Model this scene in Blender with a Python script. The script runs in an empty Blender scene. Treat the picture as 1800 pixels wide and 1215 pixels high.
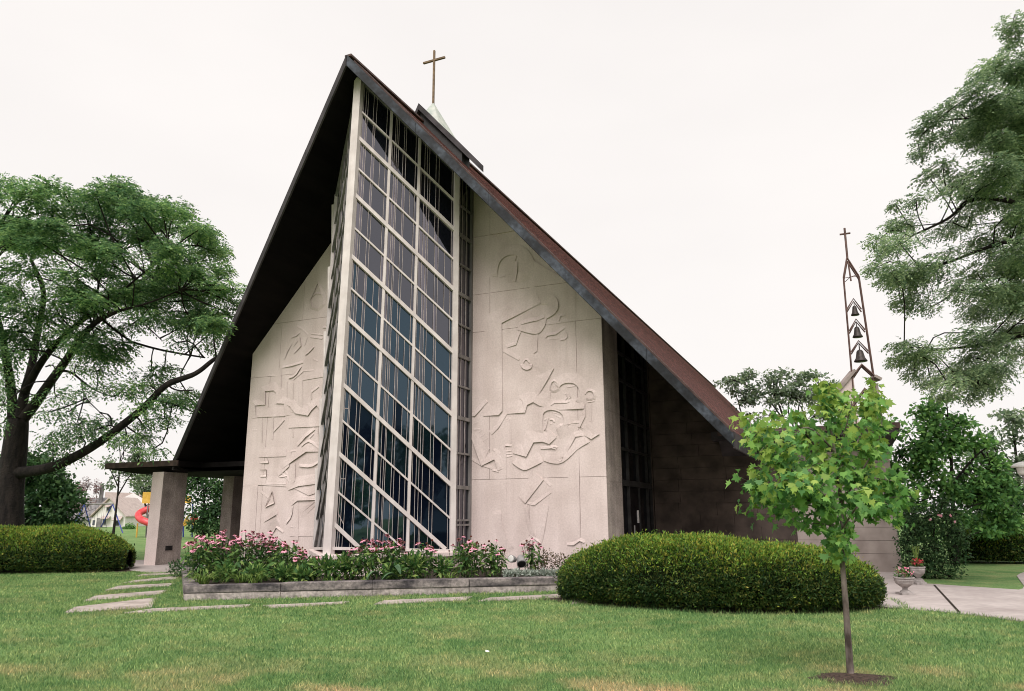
import bpy, math, random
import numpy as np
from mathutils import Vector, Matrix
random.seed(11); RG = np.random.default_rng(11)
R = math.radians
scn = bpy.context.scene
COL = scn.collection

# ------------------------------------------------------------------ camera
F_PX, EYE = 1314.0, 1.6
PITCH, ROLL, AZ = R(12.788), R(.2853), R(23.987)
P0 = np.array([-11.9876, 26.0209])          # church origin on the ground (front corner of the porch pillar)
U = np.array([math.cos(AZ), -math.sin(AZ)]); V = np.array([math.sin(AZ), math.cos(AZ)])

def ray(x, y):
    a0, b0 = x-900, y-607.5
    a = a0*math.cos(ROLL)+b0*math.sin(ROLL); b = -a0*math.sin(ROLL)+b0*math.cos(ROLL)
    return np.array([a, F_PX*math.cos(PITCH)+b*math.sin(PITCH), F_PX*math.sin(PITCH)-b*math.cos(PITCH)])
def G(x, y, z=0.0):                            # survey helper: where a sight line meets the ground
    d = ray(x, y); k = (z-EYE)/d[2]; return d*k+np.array([0, 0, EYE])
def at(x, y, Y):
    d = ray(x, y); return d*(Y/d[1])+np.array([0, 0, EYE])
def plane_hit(x, y, o, n):
    d = ray(x, y); e = np.array([0, 0, EYE]); k = ((o-e)@n)/(d@n); return e+d*k
def tvz(P):
    d = np.array(P[:2])-P0; return np.array([d@U, d@V, P[2]])
def W(t, v, z): q = P0+t*U+v*V; return np.array([q[0], q[1], z])
def onwall(x, y, v=0.0):
    n = np.array([V[0], V[1], 0]); return tvz(plane_hit(x, y, W(0, v, 0), n))

cam = bpy.data.cameras.new('camera'); co = bpy.data.objects.new('camera', cam); COL.objects.link(co)
cam.sensor_width = 36; cam.lens = F_PX/1800*36; cam.clip_start = .1; cam.clip_end = 3000
M = Matrix.Rotation(R(90)+PITCH, 4, 'X') @ Matrix.Rotation(-ROLL, 4, 'Z')
co.matrix_world = Matrix.Translation((0, 0, EYE)) @ M
scn.camera = co
scn.cycles.filter_width = 1.0

# ------------------------------------------------------------------ world and sun (bright overcast day)
scn.view_settings.view_transform = 'Standard'; scn.view_settings.look = 'None'; scn.view_settings.exposure = 0
SUN_EL, SUN_AZ = R(52), R(190)
w = bpy.data.worlds.new('World'); scn.world = w; w.use_nodes = True
nt = w.node_tree; nt.nodes.clear()
out = nt.nodes.new('ShaderNodeOutputWorld'); bg = nt.nodes.new('ShaderNodeBackground')
sky = nt.nodes.new('ShaderNodeTexSky'); sky.sky_type = 'NISHITA'; sky.sun_disc = False
sky.sun_elevation = SUN_EL; sky.sun_rotation = SUN_AZ
tc = nt.nodes.new('ShaderNodeTexCoord'); mp = nt.nodes.new('ShaderNodeMapping'); mp.inputs['Scale'].default_value = (1, 1, 2.5)
nz = nt.nodes.new('ShaderNodeTexNoise'); nz.inputs['Scale'].default_value = 1.6; nz.inputs['Detail'].default_value = 4
cr = nt.nodes.new('ShaderNodeValToRGB')
cr.color_ramp.elements[0].position = .3; cr.color_ramp.elements[0].color = (9.5, 9.1, 8.88, 1)
cr.color_ramp.elements[1].position = .7; cr.color_ramp.elements[1].color = (10.4, 9.95, 9.65, 1)
mx = nt.nodes.new('ShaderNodeMix'); mx.data_type = 'RGBA'; mx.inputs['Factor'].default_value = .965
L = nt.links.new
L(tc.outputs['Generated'], mp.inputs['Vector']); L(mp.outputs[0], nz.inputs['Vector']); L(nz.outputs['Fac'], cr.inputs['Fac'])
L(sky.outputs[0], mx.inputs['A']); L(cr.outputs[0], mx.inputs['B']); L(mx.outputs['Result'], bg.inputs['Color'])
bg.inputs['Strength'].default_value = .1
L(bg.outputs[0], out.inputs['Surface'])
sd = bpy.data.lights.new('sun', 'SUN'); sd.energy = 3.3; sd.angle = R(40); sd.color = (1, .955, .92)
so = bpy.data.objects.new('sun', sd); COL.objects.link(so)
so.rotation_euler = (R(90)-SUN_EL, 0, -SUN_AZ+math.pi)  # lamp shines from azimuth SUN_AZ (clockwise from +Y)
so.location = (-20, -30, 50)

# ------------------------------------------------------------------ materials
def newmat(name):
    m = bpy.data.materials.new(name); m.use_nodes = True
    n = m.node_tree; b = n.nodes['Principled BSDF']; return m, n, b
def noise_mix(n, c1, c2, scale, detail=5, lo=.35, hi=.65, stretch=None, coord='Object'):
    t = n.nodes.new('ShaderNodeTexCoord'); s = n.nodes.new('ShaderNodeTexNoise')
    s.inputs['Scale'].default_value = scale; s.inputs['Detail'].default_value = detail
    if stretch:
        mp = n.nodes.new('ShaderNodeMapping'); mp.inputs['Scale'].default_value = stretch
        n.links.new(t.outputs[coord], mp.inputs[0]); n.links.new(mp.outputs[0], s.inputs['Vector'])
    else: n.links.new(t.outputs[coord], s.inputs['Vector'])
    r = n.nodes.new('ShaderNodeValToRGB'); r.color_ramp.elements[0].position = lo; r.color_ramp.elements[1].position = hi
    r.color_ramp.elements[0].color = (*c1, 1); r.color_ramp.elements[1].color = (*c2, 1)
    n.links.new(s.outputs['Fac'], r.inputs[0]); return r.outputs[0]
def mult(n, a, b, fac=1.0, mode='MULTIPLY'):
    m = n.nodes.new('ShaderNodeMix'); m.data_type = 'RGBA'; m.blend_type = mode; m.inputs['Factor'].default_value = fac
    n.links.new(a, m.inputs['A']); n.links.new(b, m.inputs['B']); return m.outputs['Result']
def bump(n, b, scale, strength, dist=.01, stretch=None):
    t = n.nodes.new('ShaderNodeTexCoord'); s = n.nodes.new('ShaderNodeTexNoise'); s.inputs['Scale'].default_value = scale
    s.inputs['Detail'].default_value = 6
    src = t.outputs['Object']
    if stretch:
        mp = n.nodes.new('ShaderNodeMapping'); mp.inputs['Scale'].default_value = stretch
        n.links.new(src, mp.inputs[0]); src = mp.outputs[0]
    n.links.new(src, s.inputs['Vector'])
    bp = n.nodes.new('ShaderNodeBump'); bp.inputs['Strength'].default_value = strength; bp.inputs['Distance'].default_value = dist
    n.links.new(s.outputs['Fac'], bp.inputs['Height']); n.links.new(bp.outputs[0], b.inputs['Normal'])
def surf(name, c1, c2, scale=3, rough=.85, bsc=40, bst=.3, bd=.01, stretch=None, second=None, spec=.3, lo=.35, hi=.65, metal=0, third=None):
    m, n, b = newmat(name)
    col = noise_mix(n, c1, c2, scale, stretch=stretch, lo=lo, hi=hi)
    if second:
        col = mult(n, col, noise_mix(n, second[0], second[1], second[2], stretch=second[3] if len(second) > 3 else None))
    if third: col = mult(n, col, noise_mix(n, *third, 8))
    n.links.new(col, b.inputs['Base Color']); b.inputs['Roughness'].default_value = rough
    b.inputs['Specular IOR Level'].default_value = spec; b.inputs['Metallic'].default_value = metal
    if bst: bump(n, b, bsc, bst, bd)
    return m
def leafmat(name, cols, trans=.3, patch=None, patch_scale=2.0, rough=.6):
    """per-leaf random colour along a ramp, optional patches, translucency"""
    m, n, b = newmat(name)
    g = n.nodes.new('ShaderNodeNewGeometry'); r = n.nodes.new('ShaderNodeValToRGB')
    el = r.color_ramp.elements
    for i, c in enumerate(cols):
        e = el[i] if i < 2 else el.new(1.0)
    for i, c in enumerate(cols):
        el[i].position = i/(len(cols)-1); el[i].color = (*c, 1)
    n.links.new(g.outputs['Random Per Island'], r.inputs[0]); col = r.outputs[0]
    if patch:
        col = mult(n, col, noise_mix(n, patch[0], patch[1], patch_scale, 3))
    n.links.new(col, b.inputs['Base Color']); b.inputs['Roughness'].default_value = rough
    b.inputs['Specular IOR Level'].default_value = .25
    tr = n.nodes.new('ShaderNodeBsdfTranslucent'); n.links.new(col, tr.inputs['Color'])
    ms = n.nodes.new('ShaderNodeMixShader'); ms.inputs[0].default_value = trans
    o = n.nodes['Material Output']
    n.links.new(b.outputs[0], ms.inputs[1]); n.links.new(tr.outputs[0], ms.inputs[2]); n.links.new(ms.outputs[0], o.inputs['Surface'])
    return m

MT = {}
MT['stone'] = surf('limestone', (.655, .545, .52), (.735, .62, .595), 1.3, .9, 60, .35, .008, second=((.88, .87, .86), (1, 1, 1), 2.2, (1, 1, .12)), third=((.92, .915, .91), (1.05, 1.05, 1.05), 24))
MT['stone_shaded'] = surf('shade toned limestone', (.33, .28, .26), (.47, .40, .365), 2.2, .9, 50, .5, .012, second=((.7, .69, .68), (1, 1, 1), 3, (1, 1, .15)), third=((.75, .75, .75), (1.15, 1.15, 1.15), 22))  # darker limestone copy: shade painted on the right-facing sides
MT['edge_shade'] = surf('shaded carved edge', (.20, .165, .15), (.36, .30, .275), 4, .95, 50, .3)  # paints shadow onto the steep faces of the relief
MT['wing'] = surf('shade darkened stone courses', (.045, .034, .029), (.10, .075, .064), 2.0, .92, 45, .5, .012)  # wall stone darkened to paint the shade under the roof
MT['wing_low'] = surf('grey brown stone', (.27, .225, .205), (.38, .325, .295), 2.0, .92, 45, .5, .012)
MT['roof'] = surf('brown red shingles', (.066, .024, .021), (.185, .076, .062), 14, .95, 30, .8, .025, second=((.5, .5, .52), (1.15, 1.05, 1.05), 2.6))
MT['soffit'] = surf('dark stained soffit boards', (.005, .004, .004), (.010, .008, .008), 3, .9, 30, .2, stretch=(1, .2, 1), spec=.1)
MT['fascia'] = surf('weathered dark copper', (.014, .016, .020), (.085, .10, .128), 1.7, .65, 25, .3, .006, second=((.45, .45, .45), (1.1, 1.1, 1.1), 9), lo=.46, hi=.74)
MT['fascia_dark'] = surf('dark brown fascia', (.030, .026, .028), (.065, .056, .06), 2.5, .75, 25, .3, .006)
MT['flash'] = surf('brown metal flashing', (.055, .035, .032), (.12, .075, .065), 4, .6, 20, .2)
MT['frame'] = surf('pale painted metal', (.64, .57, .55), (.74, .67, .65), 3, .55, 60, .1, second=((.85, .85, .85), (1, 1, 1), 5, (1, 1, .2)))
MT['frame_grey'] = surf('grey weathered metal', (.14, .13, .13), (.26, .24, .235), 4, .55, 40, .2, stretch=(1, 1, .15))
MT['lead'] = surf('lead came', (.34, .29, .28), (.48, .42, .41), 6, .6, 40, .1)
MT['black'] = surf('black painted metal', (.012, .011, .011), (.03, .028, .028), 5, .6, 30, .2)
MT['concrete'] = surf('worn concrete', (.36, .305, .275), (.52, .45, .41), 2.4, .9, 70, .5, .006, second=((.78, .77, .76), (1, 1, 1), 9))
MT['path'] = surf('pinkish concrete', (.38, .325, .31), (.49, .43, .41), .9, .92, 70, .4, .004, second=((.85, .85, .85), (1, 1, 1), 6))
MT['kerbstone'] = surf('stained stone cap', (.055, .05, .056), (.30, .265, .255), 3.2, .9, 50, .8, .015, stretch=(.6, .6, 1.6), third=((.6, .6, .6), (1.25, 1.2, 1.2), 17))
MT['kerblow'] = surf('pale stone course', (.27, .235, .225), (.50, .43, .41), 3.5, .9, 50, .8, .015, third=((.65, .65, .65), (1.2, 1.2, 1.2), 17))
MT['bark'] = surf('dark fissured bark', (.007, .0055, .005), (.026, .020, .017), 7, .95, 18, 1.0, .05, stretch=(1, 1, .25))
MT['bark_grey'] = surf('grey brown sapling bark', (.055, .042, .036), (.27, .225, .205), 11, .9, 40, .8, .008, stretch=(1, 1, .35), second=((.6, .57, .55), (1.2, 1.2, 1.2), 2.2))
MT['mulch'] = surf('shredded bark mulch', (.030, .019, .014), (.11, .072, .055), 30, .95, 60, 1.0, .03)
MT['soil'] = surf('dark planting soil', (.016, .012, .009), (.05, .036, .026), 20, .95, 40, 1.0, .03)
MT['bell'] = surf('dark bronze', (.028, .024, .023), (.07, .058, .052), 6, .5, 30, .2, metal=.4)
MT['towerwood'] = surf('brown steel bars', (.085, .05, .042), (.17, .105, .09), 5, .7, 30, .3)
MT['gilt'] = surf('dull gilded bronze', (.13, .085, .05), (.24, .165, .10), 6, .55, 30, .2, metal=.2)
MT['patina'] = surf('pale copper patina', (.38, .42, .38), (.55, .56, .51), 4, .8, 30, .2)
MT['red'] = surf('red moulded plastic', (.62, .045, .06), (.72, .09, .10), 3, .35, 20, .05, spec=.5)
MT['yellow'] = surf('yellow painted board', (.62, .36, .06), (.74, .46, .10), 4, .6, 20, .1)
MT['blue'] = surf('blue painted steel', (.03, .05, .22), (.06, .08, .32), 6, .5, 20, .05)
MT['white'] = surf('white siding', (.70, .66, .64), (.82, .78, .76), 1.2, .8, 30, .1)
MT['roofpink'] = surf('faded tan shingles', (.42, .34, .32), (.52, .43, .40), 2, .95, 30, .3)
MT['roofgrey'] = surf('grey shingles', (.16, .15, .155), (.25, .235, .235), 2, .95, 30, .3)
MT['urn'] = surf('weathered cast stone', (.24, .215, .205), (.42, .38, .365), 9, .9, 60, .6, .006)
MT['lampgrey'] = surf('grey lamp post paint', (.22, .21, .21), (.30, .285, .28), 8, .5, 20, .1)
MT['lampwhite'] = surf('white lamp cap', (.66, .64, .62), (.76, .73, .71), 6, .4, 20, .05)
MT['sign'] = surf('white notice', (.6, .57, .56), (.7, .67, .66), 20, .6, 20, .05)
MT['petal'] = surf('pink petals', (.62, .22, .34), (.80, .42, .50), 40, .7, 30, .1)
MT['cone'] = surf('rust brown flower cone', (.05, .013, .010), (.14, .04, .02), 60, .9, 30, .1)
MT['petred'] = leafmat('red petals', [(.5, .03, .04), (.75, .12, .16)], .2)
MT['petpink'] = leafmat('pink bedding petals', [(.75, .14, .28), (.85, .38, .48), (.8, .65, .68)], .2)
MT['stem'] = surf('green stems', (.03, .06, .02), (.06, .10, .03), 10, .8, 20, .1)

MT['locust'] = leafmat('locust leaflets', [(0.069, 0.166, 0.078), (0.166, 0.321, 0.127), (0.39, 0.564, 0.215)], .42, ((.55, .6, .6), (1.2, 1.15, 1.05)), .35)
MT['locust2'] = leafmat('grey green locust leaflets', [(0.114, 0.211, 0.119), (0.259, 0.383, 0.2), (0.497, 0.632, 0.344)], .42, ((.6, .62, .62), (1.2, 1.15, 1.1)), .4)
MT['maple_tip'] = leafmat('new maple leaves', [(.18, .31, .06), (.29, .43, .08), (.42, .54, .13)], .42, None, 2.5, .45)
MT['maple'] = leafmat('fresh maple leaves', [(0.07, 0.194, 0.062), (0.132, 0.31, 0.085), (0.209, 0.427, 0.109), (0.327, 0.574, 0.147)], .42, ((.8, .85, .8), (1.1, 1.05, 1)), 2.5, .45)
MT['hedge_new_lit'] = leafmat('yew new growth with top light', [(0.083, 0.196, 0.033), (0.158, 0.31, 0.045), (0.253, 0.366, 0.057), (0.405, 0.354, 0.069)], .25, ((.6, .66, .6), (1.2, 1.1, 1)), 1.8)  # lighter needles also paint daylight on the hedge top
MT['hedge'] = leafmat('yew hedge needles', [(0.016, 0.046, 0.016), (0.032, 0.081, 0.021), (0.063, 0.121, 0.028), (0.138, 0.144, 0.034)], .2, ((.55, .62, .6), (1.25, 1.1, .95)), 2.2)
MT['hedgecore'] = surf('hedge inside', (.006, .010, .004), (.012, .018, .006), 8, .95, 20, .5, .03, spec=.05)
MT['dkleaf'] = leafmat('dark broad leaves', [(0.026, 0.072, 0.031), (0.055, 0.127, 0.047), (0.111, 0.202, 0.075)], .25, ((.6, .62, .6), (1.15, 1.1, 1.05)), .8)
MT['linden'] = leafmat('linden leaves', [(0.065, 0.173, 0.061), (0.13, 0.299, 0.088), (0.254, 0.453, 0.128)], .32, ((.6, .65, .6), (1.2, 1.15, 1.05)), .7)
MT['bgleaf'] = leafmat('hazy far leaves', [(0.122, 0.194, 0.122), (0.2, 0.286, 0.165), (0.286, 0.365, 0.215)], .38, ((.7, .7, .7), (1.15, 1.1, 1.1)), .3)
MT['purple'] = leafmat('purple twiggy leaves', [(.16, .09, .10), (.26, .17, .17), (.34, .25, .24)], .3)
MT['perennial'] = leafmat('perennial leaves', [(0.039, 0.108, 0.036), (0.086, 0.202, 0.054), (0.179, 0.314, 0.083), (0.344, 0.448, 0.135)], .34, ((.6, .65, .65), (1.15, 1.1, 1.05)), 2.5)
MT['strap'] = leafmat('strap leaves', [(.07, .14, .03), (.14, .235, .045), (.28, .35, .10)], .35)
MT['silver'] = leafmat('silver leaves', [(.22, .27, .22), (.36, .41, .35), (.50, .53, .47)], .2)
MT['brownleaf'] = leafmat('bronze twiggy leaves', [(.04, .045, .015), (.10, .07, .03), (.17, .11, .06)], .25)

# glass: dark bluish mirror of the surroundings; teal and deep tints paint extra reflection
def glassmat(name, tint, k0, dark):
    m, n, b = newmat(name); n.nodes.remove(b); o = n.nodes['Material Output']
    d = n.nodes.new('ShaderNodeBsdfDiffuse'); d.inputs[0].default_value = (*dark, 1)
    g = n.nodes.new('ShaderNodeBsdfGlossy'); g.inputs['Color'].default_value = (*tint, 1); g.inputs['Roughness'].default_value = .03
    fr = n.nodes.new('ShaderNodeFresnel'); fr.inputs[0].default_value = 1.5
    ma = n.nodes.new('ShaderNodeMath'); ma.inputs[1].default_value = k0
    n.links.new(fr.outputs[0], ma.inputs[0])
    t = n.nodes.new('ShaderNodeTexCoord'); s = n.nodes.new('ShaderNodeTexNoise'); s.inputs['Scale'].default_value = 1.1
    bp = n.nodes.new('ShaderNodeBump'); bp.inputs['Strength'].default_value = .06; bp.inputs['Distance'].default_value = .05
    n.links.new(t.outputs['Object'], s.inputs['Vector']); n.links.new(s.outputs[0], bp.inputs['Height']); n.links.new(bp.outputs[0], g.inputs['Normal'])
    mix = n.nodes.new('ShaderNodeMixShader'); n.links.new(ma.outputs[0], mix.inputs[0])
    n.links.new(d.outputs[0], mix.inputs[1]); n.links.new(g.outputs[0], mix.inputs[2]); n.links.new(mix.outputs[0], o.inputs[0])
    return m
MT['glass'] = glassmat('dark leaded glass', (.76, .76, .86), .10, (.006, .007, .010))
MT['glass_b'] = glassmat('pale leaded glass', (.92, .86, .96), .15, (.010, .010, .013))
MT['glass_teal'] = glassmat('leaded glass with painted blue green reflection', (.42, .60, .78), .08, (.004, .010, .014))
MT['glass_teal_b'] = glassmat('leaded glass with painted pale blue reflection', (.70, .76, .86), .11, (.006, .010, .014))
MT['glass_deep'] = glassmat('leaded glass with painted deep blue reflection', (.17, .31, .40), .0, (.003, .005, .012))
MT['glass_side'] = glassmat('side glass', (.7, .72, .8), .02, (.004, .004, .005))
MT['winglass'] = surf('house window glass', (.04, .045, .055), (.09, .10, .12), 2, .2, 20, 0)

# lawn ground and blades share one dryness pattern (object space = world space)
def lawn_nodes(n):
    t = n.nodes.new('ShaderNodeTexCoord')
    def nse(scale, det, lo, hi):
        s = n.nodes.new('ShaderNodeTexNoise'); s.inputs['Scale'].default_value = scale; s.inputs['Detail'].default_value = det
        n.links.new(t.outputs['Object'], s.inputs['Vector'])
        mr = n.nodes.new('ShaderNodeMapRange'); mr.inputs[1].default_value = lo; mr.inputs[2].default_value = hi
        n.links.new(s.outputs['Fac'], mr.inputs[0]); return mr.outputs[0]
    def mixc(f, a, b):
        m = n.nodes.new('ShaderNodeMix'); m.data_type = 'RGBA'; n.links.new(f, m.inputs['Factor'])
        for k, c in (('A', a), ('B', b)):
            if isinstance(c, tuple): m.inputs[k].default_value = (*c, 1)
            else: n.links.new(c, m.inputs[k])
        return m.outputs['Result']
    c = mixc(nse(.55, 4, .35, .65), (.14, .262, .096), (.24, .365, .145))
    c = mixc(nse(2.3, 5, .48, .75), c, (.33, .38, .17))
    dry = nse(.62, 5, .56, .72)
    # wear concentrated close to the camera, where the lawn has browned
    sx = n.nodes.new('ShaderNodeSeparateXYZ'); n.links.new(t.outputs['Object'], sx.inputs[0])
    mr = n.nodes.new('ShaderNodeMapRange'); mr.inputs[1].default_value = 9.6; mr.inputs[2].default_value = 7.4
    n.links.new(sx.outputs['Y'], mr.inputs[0])
    mm = n.nodes.new('ShaderNodeMath'); mm.operation = 'MULTIPLY'
    n.links.new(nse(.75, 6, .50, .62), mm.inputs[0]); n.links.new(mr.outputs[0], mm.inputs[1])
    mm2 = n.nodes.new('ShaderNodeMath'); mm2.operation = 'MAXIMUM'
    n.links.new(mm.outputs[0], mm2.inputs[0])
    m3 = n.nodes.new('ShaderNodeMath'); m3.operation = 'MULTIPLY'; m3.inputs[1].default_value = .35; n.links.new(dry, m3.inputs[0])
    n.links.new(m3.outputs[0], mm2.inputs[1])
    return mixc(mm2.outputs[0], c, (.50, .42, .24)), t
m, n, b = newmat('lawn'); c, t = lawn_nodes(n)
c = mult(n, c, noise_mix(n, (.52, .56, .48), (1.0, 1.0, .95), 22, 6))
n.links.new(c, b.inputs['Base Color']); b.inputs['Roughness'].default_value = .95; b.inputs['Specular IOR Level'].default_value = .1
bump(n, b, 35, .8, .04); MT['lawn'] = m
m, n, b = newmat('grass blades'); c, t = lawn_nodes(n)
g = n.nodes.new('ShaderNodeNewGeometry'); r_ = n.nodes.new('ShaderNodeValToRGB')
r_.color_ramp.elements[0].color = (.38, .52, .5, 1); r_.color_ramp.elements[1].position = .86; r_.color_ramp.elements[1].color = (1.35, 1.25, 1.15, 1)
e_ = r_.color_ramp.elements.new(.95); e_.color = (2.2, 1.7, 1.7, 1)
n.links.new(g.outputs['Random Per Island'], r_.inputs[0]); c = mult(n, c, r_.outputs[0])
n.links.new(c, b.inputs['Base Color']); b.inputs['Roughness'].default_value = .7; b.inputs['Specular IOR Level'].default_value = .15
tr = n.nodes.new('ShaderNodeBsdfTranslucent'); n.links.new(c, tr.inputs[0]); ms = n.nodes.new('ShaderNodeMixShader'); ms.inputs[0].default_value = .3
n.links.new(b.outputs[0], ms.inputs[1]); n.links.new(tr.outputs[0], ms.inputs[2]); n.links.new(ms.outputs[0], n.nodes['Material Output'].inputs[0])
MT['blade'] = m

# ------------------------------------------------------------------ mesh helpers
class MB:
    def __init__(s): s.v = []; s.f = []; s.m = []
    def add(s, vs, fs, mi=0):
        o = len(s.v); s.v += [tuple(map(float, p)) for p in vs]; s.f += [tuple(o+i for i in f) for f in fs]; s.m += [mi]*len(fs); return s
    def box(s, x0, x1, y0, y1, z0, z1, mi=0):
        return s.add([(x0,y0,z0),(x1,y0,z0),(x1,y1,z0),(x0,y1,z0),(x0,y0,z1),(x1,y0,z1),(x1,y1,z1),(x0,y1,z1)],
                     [(0,3,2,1),(4,5,6,7),(0,1,5,4),(1,2,6,5),(2,3,7,6),(3,0,4,7)], mi)
    def hexa(s, a, b, mi=0):            # two matching quads (lists of 4 points)
        return s.add(list(a)+list(b), [(3,2,1,0),(4,5,6,7),(0,1,5,4),(1,2,6,5),(2,3,7,6),(3,0,4,7)], mi)
    def extr(s, poly, d, mi=0):         # polygon of 3D points extruded by d
        n = len(poly); q = [tuple(np.array(p)+np.array(d)) for p in poly]
        return s.add(list(poly)+q, [tuple(range(n-1, -1, -1)), tuple(range(n, 2*n))]+[(i, (i+1) % n, n+(i+1) % n, n+i) for i in range(n)], mi)
    def bar(s, a, b, w, h, side=None, mi=0):    # rectangular bar; w across 'side', h along the third axis
        a = np.array(a, float); b = np.array(b, float); d = b-a; d /= np.linalg.norm(d)
        sd = np.array(side if side is not None else ((0, 0, 1) if abs(d[2]) < .9 else (1, 0, 0)), float)
        sd = sd-d*(sd@d); sd /= np.linalg.norm(sd); k = np.cross(d, sd)
        q = lambda p: [p+sd*w/2+k*h/2, p-sd*w/2+k*h/2, p-sd*w/2-k*h/2, p+sd*w/2-k*h/2]
        return s.hexa(q(a), q(b), mi)
    def tube(s, path, rad, n=8, mi=0, cap=True):
        P = [np.array(p, float) for p in path]; rad = rad if hasattr(rad, '__len__') else [rad]*len(P)
        vs = []; fs = []; ref = np.array([.31, .9, .17])
        for i, p in enumerate(P):
            d = P[min(i+1, len(P)-1)]-P[max(i-1, 0)]; d = d/(np.linalg.norm(d)+1e-9)
            a = np.cross(d, ref); a /= np.linalg.norm(a)+1e-9; b = np.cross(d, a)
            for k in range(n):
                th = 2*math.pi*k/n; vs.append(p+(a*math.cos(th)+b*math.sin(th))*rad[i])
        for i in range(len(P)-1):
            for k in range(n): fs.append((i*n+k, i*n+(k+1) % n, (i+1)*n+(k+1) % n, (i+1)*n+k))
        if cap: fs += [tuple(range(n-1, -1, -1)), tuple((len(P)-1)*n+k for k in range(n))]
        return s.add(vs, fs, mi)
    def lathe(s, prof, c=(0, 0, 0), n=16, mi=0):   # prof: (r, z)
        vs = []; fs = []
        for r, z in prof:
            for k in range(n): th = 2*math.pi*k/n; vs.append((c[0]+r*math.cos(th), c[1]+r*math.sin(th), c[2]+z))
        for i in range(len(prof)-1):
            for k in range(n): fs.append((i*n+k, i*n+(k+1) % n, (i+1)*n+(k+1) % n, (i+1)*n+k))
        fs += [tuple(range(n-1, -1, -1)), tuple((len(prof)-1)*n+k for k in range(n))]
        return s.add(vs, fs, mi)

def link(name, me, mats, parent=None):
    for mm in (mats if isinstance(mats, (list, tuple)) else [mats]): me.materials.append(MT[mm])
    o = bpy.data.objects.new(name, me); COL.objects.link(o)
    if parent is not None: o.parent = parent
    return o
def build(name, mb, mats, parent=None, smooth=False, local=False, bevel=0):
    """mesh in world coordinates (or already in the parent's frame when local)"""
    v = np.array(mb.v)
    if parent is not None and not local: v = v-origin(parent)
    me = bpy.data.meshes.new(name); me.from_pydata([tuple(p) for p in v], [], mb.f); me.update()
    me.polygons.foreach_set('material_index', mb.m)
    if smooth: me.polygons.foreach_set('use_smooth', [True]*len(me.polygons))
    o = link(name, me, mats, parent)
    if bevel:
        bm = o.modifiers.new('bevel', 'BEVEL'); bm.width = bevel; bm.segments = 2; bm.limit_method = 'ANGLE'
    return o
def origin(o):
    p = np.zeros(3)
    while o is not None: p = p+np.array(o.location); o = o.parent
    return p
def npmesh(name, verts, k, mats, parent=None, mi=None):
    """verts (n*k,3): n separate faces of k corners each"""
    verts = np.asarray(verts, float).reshape(-1, 3)
    if parent is not None: verts = verts-origin(parent)
    nf = len(verts)//k
    me = bpy.data.meshes.new(name); me.vertices.add(nf*k); me.loops.add(nf*k); me.polygons.add(nf)
    me.vertices.foreach_set('co', verts.astype(np.float32).ravel())
    me.loops.foreach_set('vertex_index', np.arange(nf*k, dtype=np.int32))
    me.polygons.foreach_set('loop_start', np.arange(0, nf*k, k, dtype=np.int32))
    me.polygons.foreach_set('loop_total', np.full(nf, k, np.int32))
    if mi is not None: me.polygons.foreach_set('material_index', np.asarray(mi, np.int32))
    me.update(calc_edges=True); me.validate()
    return link(name, me, mats, parent)
def tag(o, label, cat, group=None, kind=None):
    if label: o['label'] = label
    if cat: o['category'] = cat
    if group: o['group'] = group
    if kind: o['kind'] = kind
    return o
def thing(name, label, cat, loc, group=None, rotz=0):
    o = bpy.data.objects.new(name, None); COL.objects.link(o); o.location = tuple(map(float, loc)); o.rotation_euler = (0, 0, rotz)
    o.empty_display_size = .3
    return tag(o, label, cat, group)
def struct(o): o['kind'] = 'structure'; return o
def unit(a): return a/(np.linalg.norm(a, axis=-1, keepdims=True)+1e-9)

def diamonds(C, D, length, width, up=None, fold=0):
    """leaf shaped quads: centre C, axis D"""
    n = len(C); D = unit(D)
    if up is None: up = unit(RG.normal(size=(n, 3))*.55+np.array([0, 0, 1.]))
    S = unit(np.cross(D, up))
    Ln = np.broadcast_to(np.asarray(length), (n,))[:, None]; Wd = np.broadcast_to(np.asarray(width), (n,))[:, None]
    return np.stack([C-D*Ln/2, C+S*Wd/2-D*Ln*.06, C+D*Ln/2, C-S*Wd/2-D*Ln*.06], 1)

def fronds(C, D, size, k=5):
    """pinnate sprays: k small leaflets along each axis"""
    n = len(C); D = unit(D); up = unit(RG.normal(size=(n, 3))*.28+np.array([0, 0, 1.])); S = unit(np.cross(D, up)); o = []
    for i in range(k):
        f = (i+.5)/k; sg = 1 if i % 2 else -1
        c = C+D*(size*f)[:, None]+np.array([0, 0, -1.])*(size*.35*f*f)[:, None]+S*(sg*size*.11)[:, None]
        dd = D*.65+S*sg*.75+RG.normal(size=(n, 3))*.18-np.array([0, 0, .25])
        o.append(diamonds(c, dd, size*.44, size*.21, up))
    return np.concatenate(o, 0)

def pad_points(P, rad, n, shell=.5):
    d = unit(RG.normal(size=(n, 3))); r = RG.random(n)**shell
    return np.array(P)+d*r[:, None]*np.array(rad), d
def in_poly(x, y, poly):
    poly = np.asarray(poly)[:, :2]; r = np.zeros(len(x), bool); j = len(poly)-1
    for i in range(len(poly)):
        xi, yi = poly[i]; xj, yj = poly[j]
        c = ((yi > y) != (yj > y)) & (x < (xj-xi)*(y-yi)/(yj-yi+1e-12)+xi); r ^= c; j = i
    return r

# ================================================================== THE SETTING
mb = MB(); n = 60
S_ = 900.0
mb.add([(-S_, -S_, 0), (S_, -S_, 0), (S_, S_, 0), (-S_, S_, 0)], [(0, 1, 2, 3)])
struct(build('lawn', mb, 'lawn'))

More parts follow.
